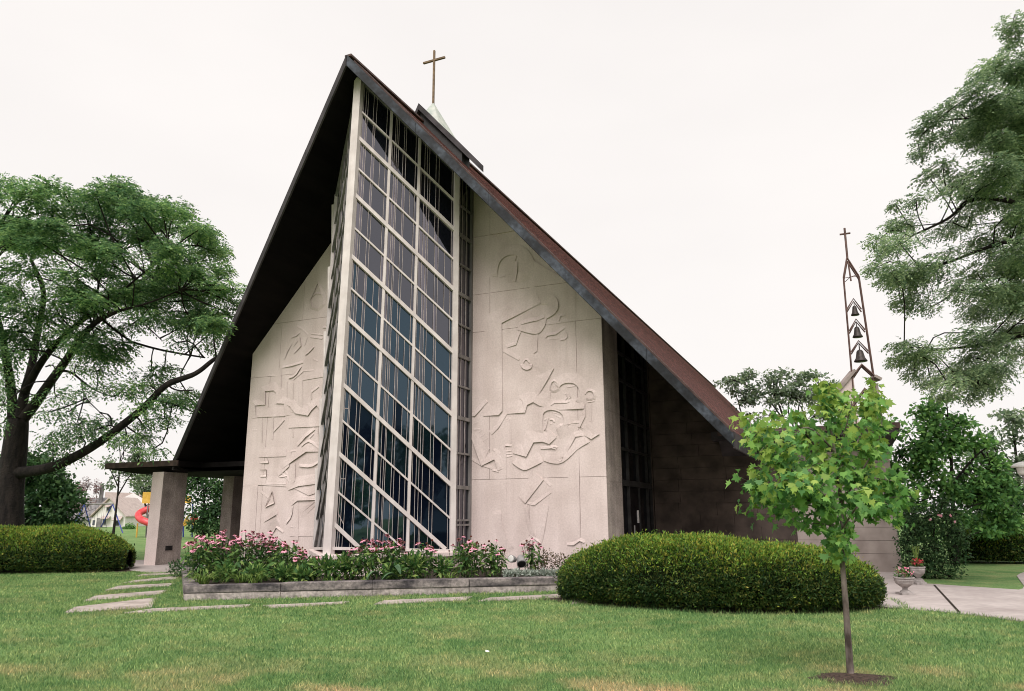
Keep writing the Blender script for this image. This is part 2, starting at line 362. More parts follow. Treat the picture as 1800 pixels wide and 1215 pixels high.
def slab(name, quad, z0, z1, mat, label=None, cat=None, group=None, bevel=.012, jit=0):
    mb = MB(); pts = [np.array([*q[:2], z0]) for q in quad]
    # make sure the polygon is counter-clockwise
    a = sum(pts[i][0]*pts[(i+1) % len(pts)][1]-pts[(i+1) % len(pts)][0]*pts[i][1] for i in range(len(pts)))
    if a < 0: pts = pts[::-1]
    mb.extr(pts, (0, 0, z1-z0)); o = build(name, mb, mat, bevel=bevel)
    if label: tag(o, label, cat, group)
    return o
PAVERS = [
 ([(125,1062),(271,1046),(262,1063),(108,1071)], 'widest pale concrete stepping slab at the lawn end of the porch walk'),
 ([(162,1042),(291,1033),(278,1040),(141,1051)], 'second concrete stepping slab from the lawn end of the porch walk'),
 ([(201,1025),(303,1021),(294,1025),(180,1032)], 'third concrete stepping slab, midway along the porch walk'),
 ([(229,1015.6),(317,1007),(305,1013),(209,1020)], 'fourth concrete stepping slab, close to the porch pillar'),
 ([(245,1004.5),(318,1001.5),(314,1004),(233,1007.5)], 'narrow last stepping slab in front of the porch paving'),
 ([(262,1066),(438,1060),(430,1063.5),(212,1073)], 'long stepping slab before the left corner of the planter wall'),
 ([(457,1062),(610,1056.5),(600,1060),(470,1066)], 'half buried stepping slab before the left half of the planter wall'),
 ([(668,1055.5),(826,1050),(815,1055),(652,1062)], 'stepping slab in the grass before the middle of the planter wall'),
 ([(855,1052.5),(1000,1046),(1000,1052),(835,1058)], 'stepping slab in the grass before the right half of the planter wall'),
 ([(1003,1051),(1042,1048),(1030,1062),(1000,1064)], 'short stepping slab tucked under the left end of the big right hedge')]
EXCL = []
for q, lb in PAVERS:
    g = [G(*p) for p in q]; EXCL.append(np.array(g))
    slab('stepping_slab', g, -.05, .028, 'concrete', lb, 'paving slab', 'stepping slabs set in the lawn')
porch = [G(224, 996.5), G(263, 1002), G(340, 1000), W(3.4, -.6, 0), W(3.4, 9, 0), W(-3.2, 9, 0), W(-3.2, 1.5, 0)]
EXCL.append(np.array(porch)); struct(slab('porch_paving', porch, -.06, .022, 'path'))
pathp = [G(1470, 1066), G(1560, 1076), G(1620, 1081), G(1680, 1087), G(1740, 1095), G(1800, 1104), np.array([9.3, 10.3, 0]), np.array([14, 8.5, 0]), np.array([18, 12, 0]), np.array([18.5, 21.5, 0]),
         G(1800, 1014.5), G(1789, 1018), G(1783, 1022), G(1790, 1032), G(1796, 1040), G(1793, 1045), G(1786, 1047), G(1720, 1042), G(1625, 1034.5), G(1612, 1018), W(22.9, 5.1, 0), W(15.9, 5.0, 0), W(16.2, .5, 0)]
EXCL.append(np.array(pathp)); struct(slab('footpath', pathp, -.08, .02, 'path'))
a_, b_ = G(1638, 1037.5), G(1682, 1087); d_ = unit(b_-a_); s_ = np.array([-d_[1], d_[0], 0])*.022
mb = MB(); mb.add([(*(a_+s_)[:2], .0245), (*(a_-s_)[:2], .0245), (*(b_-s_)[:2], .0245), (*(b_+s_)[:2], .0245)], [(0, 1, 2, 3)])
struct(build('footpath_joint', mb, 'soil'))
fp = [G(1688, 983), G(1722, 987), G(1735, 992), G(1690, 990)]
struct(slab('far_footpath', fp, -.05, .02, 'path'))

# planter wall and bed
pw = [G(318, 1051), G(650, 1046), G(983, 1041)]
pe = pw[2]+np.array([1.1, 1.25, 0])
line = [pw[0][:2], pw[1][:2], pw[2][:2], pe[:2]]
back_l = W(2.6, -1.3, 0)[:2]
bedpoly = [*line, W(15.3, -.1, 0)[:2], W(3.9, -.1, 0)[:2], back_l]
EXCL.append(np.array(bedpoly))
def offset(pl, d):
    o = []
    for i, p in enumerate(pl):
        a = pl[max(i-1, 0)]; b = pl[min(i+1, len(pl)-1)]; t = unit(np.array(b)-np.array(a)); o.append(np.array(p)+np.array([-t[1], t[0]])*d)
    return o
wall_line = [back_l, *line]
pwall = thing('planter_wall', 'low weathered stone planter wall with stained cap along the flower bed', 'garden wall', (*line[1], 0))
def strip_wall(pl, th, z0, z1, out=0, joints=None):
    mb = MB(); fr = offset(pl, -out); bk = offset(pl, th)
    for i in range(len(pl)-1):
        a, b = fr[i], fr[i+1]; c, d = bk[i+1], bk[i]
        Ln = np.linalg.norm(b-a); k = max(1, int(Ln/1.55)); gp = .006/Ln
        for j in range(k):
            f0 = j/k+(gp if j else 0); f1 = (j+1)/k-(gp if j < k-1 else 0); dz = random.uniform(-.006, .006)
            q = [a+(b-a)*f0, a+(b-a)*f1, d+(c-d)*f1, d+(c-d)*f0]
            mb.extr([(*p, z0) for p in q], (0, 0, z1-z0+dz))
    return mb
build('base_course', strip_wall(wall_line, .26, -.1, .135), 'kerblow', pwall, bevel=.012)
build('cap_course', strip_wall(wall_line, .28, .14, .30, .018), 'kerbstone', pwall, bevel=.016)
inn = [np.array(p) for p in bedpoly]; cen = np.mean(inn, 0)
mb = MB(); N_ = len(inn)
nx = 46; ny = 14
# gently lumpy soil sheet
A = np.array(line[0])*1.0; rows = []
for j in range(ny+1):
    fj = j/ny
    for i in range(nx+1):
        fi = i/nx
        s3 = fi*3; k = min(int(s3), 2); fr_ = np.array(line[k])+(np.array(line[k+1])-np.array(line[k]))*(s3-k)
        bk_ = W(2.7+fi*12.8, -.02, 0)[:2]
        p = fr_+(bk_-fr_)*(fj*.97+.02); rows.append((p[0], p[1], .22+.05*math.sin(9*fi+3*fj)+RG.normal()*.015))
mb.add(rows, [(j*(nx+1)+i, j*(nx+1)+i+1, (j+1)*(nx+1)+i+1, (j+1)*(nx+1)+i) for j in range(ny) for i in range(nx)])
struct(build('planting_bed', mb, 'soil', smooth=True))

# ================================================================== THE CHURCH (local frame t, v, z)
c_, w_, za, ms_, th_ = 9.674, 6.0995, 14.292, 1.1538, .3216
e_, Wd, vE, LB = 3.60, 9.317, .075, 59.0
d1, d2, vw, tw = 1.48, 5.05, 5.046, 22.57
CH = thing('church', 'tall A-frame church with steep brown roof, carved pale stone front and glazed prow', 'church', (P0[0], P0[1], 0), rotz=-AZ)
sof = lambda t: za-th_-ms_*abs(t-c_)
def cb(name, mb, mat, parent=CH, **k): return build(name, mb, mat, parent, local=True, **k)

# roof: two slabs, prow shaped in plan
for sg in (1, -1):
    T = lambda wv: c_+sg*wv
    top = [(c_, -e_, za), (T(Wd), vE, za-ms_*Wd), (T(Wd), LB, za-ms_*Wd), (c_, LB, za)]
    # shingle surface in stepped courses
    mb = MB(); K = 58
    for k in range(K):
        f0, f1 = k/K, (k+1)/K; lift = .022
        def P(f, v_end, dz): return (c_+sg*Wd*f, v_end, za-ms_*Wd*f+dz)
        v0, v1 = -e_+(e_+vE)*f0, -e_+(e_+vE)*f1
        a = [P(f0, v0, .004), P(f1, v1, lift), P(f1, LB, lift), P(f0, LB, .004)]
        mb.add(a, [(0, 1, 2, 3) if sg < 0 else (3, 2, 1, 0)])
        mb.add([P(f1, v1, lift), P(f1, LB, lift), P(f1, LB, .004), P(f1, v1, .004)], [(0, 1, 2, 3)])
    ro = cb('roof_slope', mb, 'roof')
    mb = MB(); bot = [(p[0], p[1], p[2]-th_) for p in top]
    bt = [(p[0], p[1], p[2]-.01) for p in top]
    mb.add(bt+bot, [(0, 1, 2, 3), (7, 6, 5, 4), (1, 5, 6, 2), (2, 6, 7, 3)])
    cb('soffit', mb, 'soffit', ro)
    # rake fascia board, segmented copper cladding
    A0 = np.array(top[0]); A1 = np.array(top[1]); d = unit(A1-A0)
    outn = unit(np.cross(d, (0, 0, 1))); outn = outn if outn[1] < 0 else -outn
    mb = MB(); nseg = 5
    for k in range(nseg):
        p, q = A0+(A1-A0)*(k/nseg), A0+(A1-A0)*((k+1)/nseg)-d*(.012 if k < nseg-1 else -.02)
        up, dn = np.array([0, 0, .0]), np.array([0, 0, -th_-.01])
        f = outn*(.05+.004*(k % 2))
        mb.hexa([p+up, p+dn, p+dn+f, p+up+f], [q+up, q+dn, q+dn+f, q+up+f])
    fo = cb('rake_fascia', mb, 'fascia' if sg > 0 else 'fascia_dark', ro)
    # three raised rolls of flashing beside the rake, on the shingles
    mb = MB(); inn_ = np.array([0, 1., 0])
    for k in range(4):
        off = inn_*(.10+.17*k)+np.array([0, 0, .035])
        mb.bar(A0+off+d*.2, A1+off, .05, .05, (0, 1, 0))
    cb('flashing', mb, 'flash', ro)
    mb = MB(); mb.box(min(T(Wd), T(Wd+.05)), max(T(Wd), T(Wd+.05)), vE-.03, LB, za-ms_*Wd-th_-.05, za-ms_*Wd+.02)
    cb('eave_fascia', mb, 'fascia_dark', ro)
mb = MB(); mb.bar((c_, -e_+.02, za+.03), (c_, LB, za+.03), .22, .06, (1, 0, 0)); cb('ridge_cap', mb, 'flash')

# facade panels of large stone slabs with fine joints
def panel(t0, t1, zcuts, tcuts, name, label, side):
    pr = MB(); mb = MB()
    # backing, a little behind the face
    zt = lambda t: sof(t)-.004
    mb.extr([(t0+.01, .03, -.1), (t1-.01, .03, -.1), (t1-.01, .03, zt(t1)), (t0+.01, .03, zt(t0))], (0, d1-.06, 0), 0)
    g = .005
    zs = [-.1]+zcuts+[30]
    for i in range(len(zs)-1):
        ts = [t0]+tcuts[i % len(tcuts)]+[t1]
        for j in range(len(ts)-1):
            a, b = ts[j]+(g if j else 0), ts[j+1]-(g if j < len(ts)-2 else 0); lo, hi = zs[i]+(g if i else 0), zs[i+1]-g
            pts = [(a, lo), (b, lo)]
            za_, zb_ = min(hi, zt(a)), min(hi, zt(b))
            if max(za_, zb_) <= lo: continue
            # clip by the sloping soffit
            poly = [(a, lo), (b, lo), (b, max(zb_, lo)), (a, max(za_, lo))]
            if (zt(a)-hi)*(zt(b)-hi) < 0:
                tx = a+(b-a)*(zt(a)-hi)/(zt(a)-zt(b)); poly.insert(3, (tx, hi))
            if (zt(a)-lo)*(zt(b)-lo) < 0:
                tx = a+(b-a)*(zt(a)-lo)/(zt(a)-zt(b))
                poly = [(a, lo), (tx, lo), (a, za_)] if zt(a) > lo else [(tx, lo), (b, lo), (b, zb_)]
            dv = random.uniform(-.002, .002)
            mb.extr([(p[0], dv, p[1]) for p in poly], (0, .028, 0), 0)
    # return wall blocks (the side cheek)
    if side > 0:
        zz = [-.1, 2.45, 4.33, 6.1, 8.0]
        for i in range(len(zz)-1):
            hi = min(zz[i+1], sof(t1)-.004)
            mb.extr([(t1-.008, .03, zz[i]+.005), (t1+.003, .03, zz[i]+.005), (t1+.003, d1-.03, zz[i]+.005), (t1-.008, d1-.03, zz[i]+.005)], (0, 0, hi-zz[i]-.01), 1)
    o = cb(name, mb, ['stone', 'stone_shaded']); o['label'] = label
    return o
RP = panel(11.75, c_+w_, [2.569, 6.80, 7.94, 9.74], [[13.6, 15.04], [12.42, 15.04], [12.42, 15.04], [12.42, 15.04], [12.42]], 'facade_panel', 'right stone panel carved with robed figures in low relief', 1)
LP = panel(c_-w_, 7.45, [2.56, 6.10, 7.88], [[4.4], [4.4], [4.75], [5.6]], 'facade_panel', 'left stone panel carved with cross and symbols in low relief', -1)

# low relief carving: sharp edge on one side, easing back to the wall on the other
def wedge(mb, pts, h=.05, wd=.2, flip=None):
    P = np.array([onwall(x, y)[[0, 2]] for x, y in pts]); n = len(P); cl = n > 3 and np.linalg.norm(P[0]-P[-1]) < 1e-6
    Lp = np.linalg.norm(np.diff(P, axis=0), axis=1).sum()
    if Lp > .9 and not cl: h *= .64; wd = min(max(wd*2.2, .32), .62)
    else: h *= .6; wd *= 1.1
    # round the polyline lightly
    T = np.zeros_like(P)
    for i in range(n):
        a = P[i-1] if i else (P[-2] if cl else P[i]); b = P[i+1] if i < n-1 else (P[1] if cl else P[i]); T[i] = unit(b-a)
    Nn = np.stack([T[:, 1], -T[:, 0]], 1)
    seg = unit(P[1:]-P[:-1]); ln = np.linalg.norm(P[1:]-P[:-1], axis=1)[:, None]
    sn = (np.stack([seg[:, 1], -seg[:, 0]], 1)*ln).sum(0)
    s = 1 if sn@np.array([.5, -1.0]) > 0 else -1
    if flip: s = -s
    Nn = Nn*s
    v = []
    for i in range(n):
        hh = h if cl or 0 < i < n-1 else h*.45
        v += [(P[i][0]-Nn[i][0]*.022, .002, P[i][1]-Nn[i][1]*.022), (P[i][0], -hh, P[i][1]), (P[i][0]-Nn[i][0]*wd*.45, -hh*.55, P[i][1]-Nn[i][1]*wd*.45), (P[i][0]-Nn[i][0]*wd, .003, P[i][1]-Nn[i][1]*wd)]
    f = []
    for i in range(n-1):
        for k in range(3): f.append((i*4+k, i*4+k+1, i*4+k+5, i*4+k+4) if s > 0 else (i*4+k+4, i*4+k+5, i*4+k+1, i*4+k))
    mb.add(v, f[0::3], 1); o_ = len(mb.v)-len(v); mb.f += [tuple(o_+q for q in ff) for k, ff in enumerate(f) if k % 3]; mb.m += [0]*(len(f)-len(f[0::3])); f = []
    if not cl: f += [(0, 1, 2, 3), ((n-1)*4+3, (n-1)*4+2, (n-1)*4+1, (n-1)*4)]
    mb.f += [tuple(o_+q for q in ff) for ff in f]; mb.m += [0]*len(f)
def smooth_pl(p, it=1):
    p = [np.array(q, float) for q in p]
    for _ in range(it):
        q = [p[0]]
        for i in range(len(p)-1): q += [p[i]*.75+p[i+1]*.25, p[i]*.25+p[i+1]*.75]
        p = q+[p[-1]]
    return [tuple(q) for q in p]
RA = [ # (points in survey units, h, width, smooth)
 ([(290,400),(292,340),(315,290),(360,262),(410,258),(450,290),(472,340),(470,378),(425,378)],.05,.12,1),([(420,258),(408,300)],.07,.10,0),([(425,300),(422,378),(408,440)],.07,.10,0),
 ([(303,411),(345,398)],.06,.08,0),([(362,395),(362,442)],.035,.05,0),([(376,395),(376,444)],.035,.05,0),([(390,395),(390,442)],.035,.05,0),([(355,390),(400,385)],.03,.05,0),
 ([(315,1215),(315,715),(575,585)],.06,.3,0),([(575,588),(588,548),(635,527),(680,545),(698,595),(685,640),(655,668),(612,690)],.055,.2,1),
 ([(612,690),(605,735),(575,778),(545,792),(500,785),(415,760)],.05,.16,1),([(430,730),(520,705),(560,700),(600,680)],.05,.12,1),([(515,615),(513,670)],.03,.08,0),
 ([(445,770),(430,800),(410,860),(345,880)],.05,.14,0),([(555,790),(548,905),(525,920)],.055,.16,0),([(548,908),(660,1020),(610,1110),(545,1212)],.06,.2,0),([(320,905),(425,965)],.06,.14,0),
 ([(436,992),(450,1018),(480,1031),(512,1018),(516,990)],.06,.10,1),([(455,985),(475,955),(495,985)],.04,.06,1),
 ([(612,729),(808,704)],.05,.1,0),([(698,706),(705,675),(737,668)],.05,.07,0),([(605,820),(620,803),(675,795),(737,752)],.05,.1,0),([(737,768),(754,800),(745,826),(700,836)],.04,.07,1),([(610,830),(690,825)],.03,.07,0),
 ([(700,836),(700,1005)],.04,.08,0),([(746,828),(746,985)],.04,.08,0),([(808,485),(808,705)],.035,.06,0),([(650,625),(668,632)],.05,.04,0)]
RB = [
 ([(315,0),(315,235),(290,265),(185,270)],.06,.24,0),([(110,272),(130,270),(215,175)],.06,.14,0),([(205,212),(300,200)],.04,.1,0),([(340,258),(465,250),(480,200),(520,181),(560,205),(604,218)],.06,.2,0),
 ([(520,181),(580,85),(640,8)],.05,.18,0),([(240,395),(290,345),(342,262)],.05,.14,0),([(270,275),(275,325)],.03,.1,0),([(95,390),(130,490),(170,603),(258,560),(276,635)],.06,.16,0),([(240,634),(282,645)],.06,.07,0),
 ([(170,603),(225,485)],.04,.14,0),([(245,498),(292,528)],.055,.09,0),([(75,545),(165,600),(245,628)],.03,.12,0),([(120,362),(160,360)],.04,.06,0),
 ([(130,400),(180,360)],.025,.05,0),([(140,430),(200,385)],.025,.05,0),([(150,465),(215,415)],.025,.05,0),([(110,330),(150,310)],.025,.05,0),
 ([(335,290),(335,690)],.04,.1,0),([(370,290),(370,455)],.04,.08,0),([(335,290),(370,290)],.03,.05,0),([(340,305),(365,300)],.03,.04,0),
 ([(380,520),(470,545),(520,450),(580,445),(625,462),(672,418)],.065,.2,0),([(565,495),(640,490),(668,500)],.06,.1,0),([(640,490),(660,478),(672,490)],.05,.05,1),([(375,585),(420,620),(460,637),(510,615),(580,580)],.05,.16,1),
 ([(325,495),(332,470),(372,476)],.05,.07,0),([(328,510),(370,505)],.04,.05,0),([(332,528),(372,525)],.04,.05,0),([(338,545),(375,540)],.05,.05,0),
 ([(583,400),(580,270),(600,240),(650,232),(710,255),(726,300),(715,340),(668,362)],.05,.16,1),([(620,285),(612,320),(602,355),(590,370),(612,372)],.045,.07,0),([(590,305),(612,292)],.04,.05,0),([(628,302),(645,298),(656,318)],.04,.05,1),
 ([(590,325),(606,318)],.03,.04,0),([(628,330),(646,325)],.03,.04,0),([(588,390),(610,388)],.04,.05,0),([(583,395),(600,420),(625,445),(672,410)],.055,.12,0),([(660,270),(700,290)],.03,.06,0),([(640,250),(690,262)],.03,.05,0),
 ([(690,90),(710,65),(750,52),(800,60),(830,98),(828,150),(800,178)],.05,.14,1),([(640,215),(640,205),(660,190),(740,190),(770,180)],.055,.09,0),([(640,215),(695,235),(860,227),(860,195)],.06,.12,0),([(745,85),(800,78)],.045,.06,0),
 ([(742,120),(750,150),(735,170)],.05,.05,0),([(730,130),(745,125)],.04,.04,0),([(760,125),(770,150),(755,165)],.04,.05,0),([(750,205),(810,190)],.05,.06,0),
 ([(640,105),(635,75),(650,42),(678,48),(692,88),(662,108),(640,102)],.05,.07,1),([(635,112),(628,185)],.045,.08,0),([(862,140),(885,108),(918,115),(928,150),(900,166),(870,155)],.055,.08,1),([(850,112),(850,180)],.04,.06,0),([(880,187),(928,180)],.06,.06,0),([(650,60),(655,85)],.03,.03,0),([(665,58),(668,85)],.03,.03,0),
 ([(910,192),(905,310)],.045,.1,0),([(865,195),(865,280),(830,350),(852,360)],.05,.1,0),([(855,405),(905,432),(960,398),(900,312)],.06,.18,0),([(735,325),(830,322)],.05,.08,0),([(730,295),(770,297)],.03,.04,0),([(730,280),(770,280)],.03,.04,0),([(676,357),(700,345),(760,330),(710,372)],.05,.09,0),
 ([(860,408),(800,415),(770,470),(738,520)],.055,.16,0),([(655,555),(700,580),(718,545),(680,560)],.05,.1,0),([(580,570),(640,592),(700,594),(760,550),(820,490),(895,450)],.04,.16,1),
 ([(460,855),(583,700)],.11,.34,0),([(583,700),(625,745)],.04,.1,0),([(635,785),(520,870),(470,860)],.035,.1,0),([(472,865),(492,1000),(530,1082)],.035,.14,1),([(616,870),(590,1020),(570,1115)],.04,.14,0),
 ([(425,1138),(495,1100)],.07,.1,0),([(495,1072),(530,1105),(560,1125)],.04,.08,0),([(820,480),(820,1108)],.04,.12,0),([(735,1138),(780,1138),(820,1110),(850,1125)],.055,.09,0),([(335,700),(335,1090)],.03,.1,0),([(295,900),(305,1000),(335,1090),(380,1150)],.035,.14,1),([(510,600),(510,690)],.03,.1,0),([(580,580),(580,690)],.03,.1,0)]
LA = [
 ([(375,130),(360,165),(345,197),(350,225),(375,232),(398,212),(396,190),(388,165),(375,130)],.05,.10,0),([(352,185),(365,172),(385,172),(398,188)],.04,.06,1),([(375,135),(350,195)],.03,.06,0),([(340,220),(330,245)],.03,.06,0),
 ([(393,313),(415,312),(415,340)],.05,.08,0),([(340,350),(390,358)],.06,.07,0),([(345,337),(392,342)],.05,.05,0),([(285,305),(312,322)],.05,.06,0),([(262,352),(285,345),(300,332)],.05,.07,0),([(300,350),(305,385),(275,417)],.06,.07,0),
 ([(265,378),(250,405),(235,440)],.05,.08,0),([(357,390),(340,410),(320,425)],.05,.07,1),([(330,350),(318,385)],.04,.06,0),([(290,365),(275,385)],.05,.05,0),([(350,440),(370,450)],.03,.05,0),([(300,310),(330,340)],.04,.05,0),
 ([(225,475),(265,468),(310,455)],.06,.08,0),([(250,520),(280,510),(305,470)],.06,.08,1),([(220,475),(220,618)],.04,.08,0),([(310,526),(405,511)],.05,.08,0),([(270,525),(312,490)],.05,.07,0),([(310,490),(355,487)],.04,.05,0),([(345,577),(375,555)],.06,.08,0),([(345,577),(345,605)],.05,.05,0),
 ([(115,678),(115,628),(155,625),(155,570),(190,567),(200,577),(200,620),(232,622),(232,672)],.055,.10,0),([(118,677),(232,673)],.07,.10,0),([(188,675),(184,768)],.05,.08,0),([(188,738),(232,690)],.07,.10,0),([(140,678),(140,740),(140,780)],.035,.08,0),([(95,731),(120,731)],.03,.05,0),([(165,508),(218,507)],.03,.05,0),
 ([(235,625),(255,632),(278,662),(330,672),(345,650),(366,630),(385,662)],.06,.10,0),([(245,530),(245,640)],.03,.07,0),([(270,535),(270,655)],.04,.07,0),([(308,525),(308,668)],.04,.07,0),([(341,580),(341,650)],.03,.07,0),([(290,530),(290,660)],.03,.05,0),
 ([(248,721),(380,716)],.075,.10,0),([(285,797),(320,760),(357,730)],.07,.12,0),([(300,802),(318,785),(335,778),(375,812)],.05,.08,1),([(335,765),(352,748)],.06,.05,0),([(265,722),(268,760)],.03,.06,0),([(370,720),(378,790)],.04,.06,1),
 ([(125,841),(237,838)],.06,.08,0),([(235,838),(235,882)],.04,.06,0),([(160,842),(166,864),(130,866)],.06,.07,0),([(130,890),(157,890),(157,920),(130,922)],.06,.07,0),([(150,948),(158,920)],.05,.05,0),([(155,950),(235,953)],.07,.09,0),
 ([(220,890),(270,855),(322,820),(375,820)],.07,.12,0),([(260,820),(250,880),(205,920)],.05,.09,0),([(288,880),(340,886),(378,862)],.06,.09,1),([(255,820),(290,815)],.05,.06,0),([(215,905),(245,940)],.05,.05,0),([(225,885),(240,915)],.05,.05,0),([(205,925),(240,920),(245,945)],.05,.06,0),([(275,865),(273,940),(245,975)],.04,.07,0),
 ([(120,956),(105,1158)],.045,.09,0),([(120,954),(235,962)],.05,.08,0),([(245,977),(290,961),(378,950)],.075,.10,0),([(255,962),(330,1000),(362,988)],.05,.10,0),([(258,1040),(285,1020),(362,1018),(290,1057)],.07,.10,0),([(284,1022),(284,1182)],.045,.08,0),
 ([(150,1047),(165,1010),(180,980),(189,1030),(150,1047)],.065,.07,0),([(145,1107),(200,1075),(196,1090),(150,1115)],.06,.07,0),([(265,1040),(260,1085),(235,1117)],.05,.09,1),([(175,1162),(195,1130),(220,1152)],.065,.07,0),([(250,1166),(358,1166)],.04,.07,0),([(130,985),(160,1010)],.03,.08,0),([(252,1130),(275,1130)],.03,.05,0)]
def carve(lists, parent):
    mb = MB()
    for L_, ox, oy, s in lists:
        for pts, h, wd, sm in L_:
            wedge(mb, smooth_pl([(ox+x/s, oy+y/s) for x, y in pts], sm), h, wd)
    return cb('relief_carving', mb, ['stone', 'edge_shade'], parent)
carve([(RA, 800, 380, 3.797), (RB, 800, 660, 3.797)], RP)
carve([(LA, 400, 440, 2.3375)], LP)

# glazed prow
Zb, Zt = .85, 13.80
PA0, PA1 = np.array([c_, -3.36, Zb]), np.array([c_, -2.97, Zt])
BX = np.array([11.80, -1.0])
def fp_(s, z, sg=1):
    A = PA0+(PA1-PA0)*(z-Zb)/(Zt-Zb); wB = (BX[0]-c_) if sg > 0 else (c_-7.42-.012*(z-Zb)*1.0)
    B = np.array([c_+wB, BX[1], z]); p = A*(1-s)+B*s; p[2] = z
    if sg < 0: p[0] = 2*c_-p[0]
    return p
def onface(x, y):
    n = np.cross(PA1-PA0, np.array([BX[0], BX[1], Zb])-PA0); nw = np.array([*(n[0]*U+n[1]*V), n[2]])
    q = tvz(plane_hit(x, y, W(*PA0), nw)); A = PA0+(PA1-PA0)*(q[2]-Zb)/(Zt-Zb)
    return (q[0]-A[0])/(BX[0]-A[0]), q[2]
RAW = [((642,198),(796,347),0),((636,244),(796,399),1),((633,295.5),(794,450),0),((629,344.4),(791.5,501),1),((625.6,400),(789,554),0),((620,450),(787.5,609),1),((617.7,505),(785,662),0),((612,559),(782,717),1),
       ((608,620),(779.6,779.5),0),((603,675),(778,840),1),((602,738.7),(775.7,899),0),((596.6,798),(766,953),1),((591,862),(698,956),0),((587,921.7),(624,957),1)]
BARS = []
for a, b, hv in RAW:
    (s0, z0), (s1, z1) = onface(*a), onface(*b); k = (z1-z0)/(s1-s0); BARS.append((z0-k*s0, z0-k*s0+k, hv))   # z at s=0 and s=1
sv1 = [onface(694, 205)[0], onface(652, 950)[0]]; sv2 = [onface(746, 255)[0], onface(714, 950)[0]]
SV = [float(np.mean(sv1)), float(np.mean(sv2))]
def zsill(s): return .86-.13*s
def ztop(s, sg=1):
    z = 12.0
    for _ in range(12): z = sof(fp_(s, z, sg)[0])-.02
    return z
BAY = thing('prow_window', None, None, (0, 0, 0)); BAY.parent = CH
def fnorm(sg):
    a = fp_(1, 5, sg)-fp_(0, 5, sg); n = unit(np.cross(a, (0, 0, 1))); return n if n[1] < 0 else -n
def seg_clip(z0, z1, sg):
    """clip the slanted line z0..z1 (s=0..1) between sill and soffit"""
    ss = [s for s in np.linspace(0, 1, 201) if zsill(s)+.0 <= z0+(z1-z0)*s <= ztop(s, sg)]
    return (ss[0], ss[-1]) if len(ss) > 3 else None
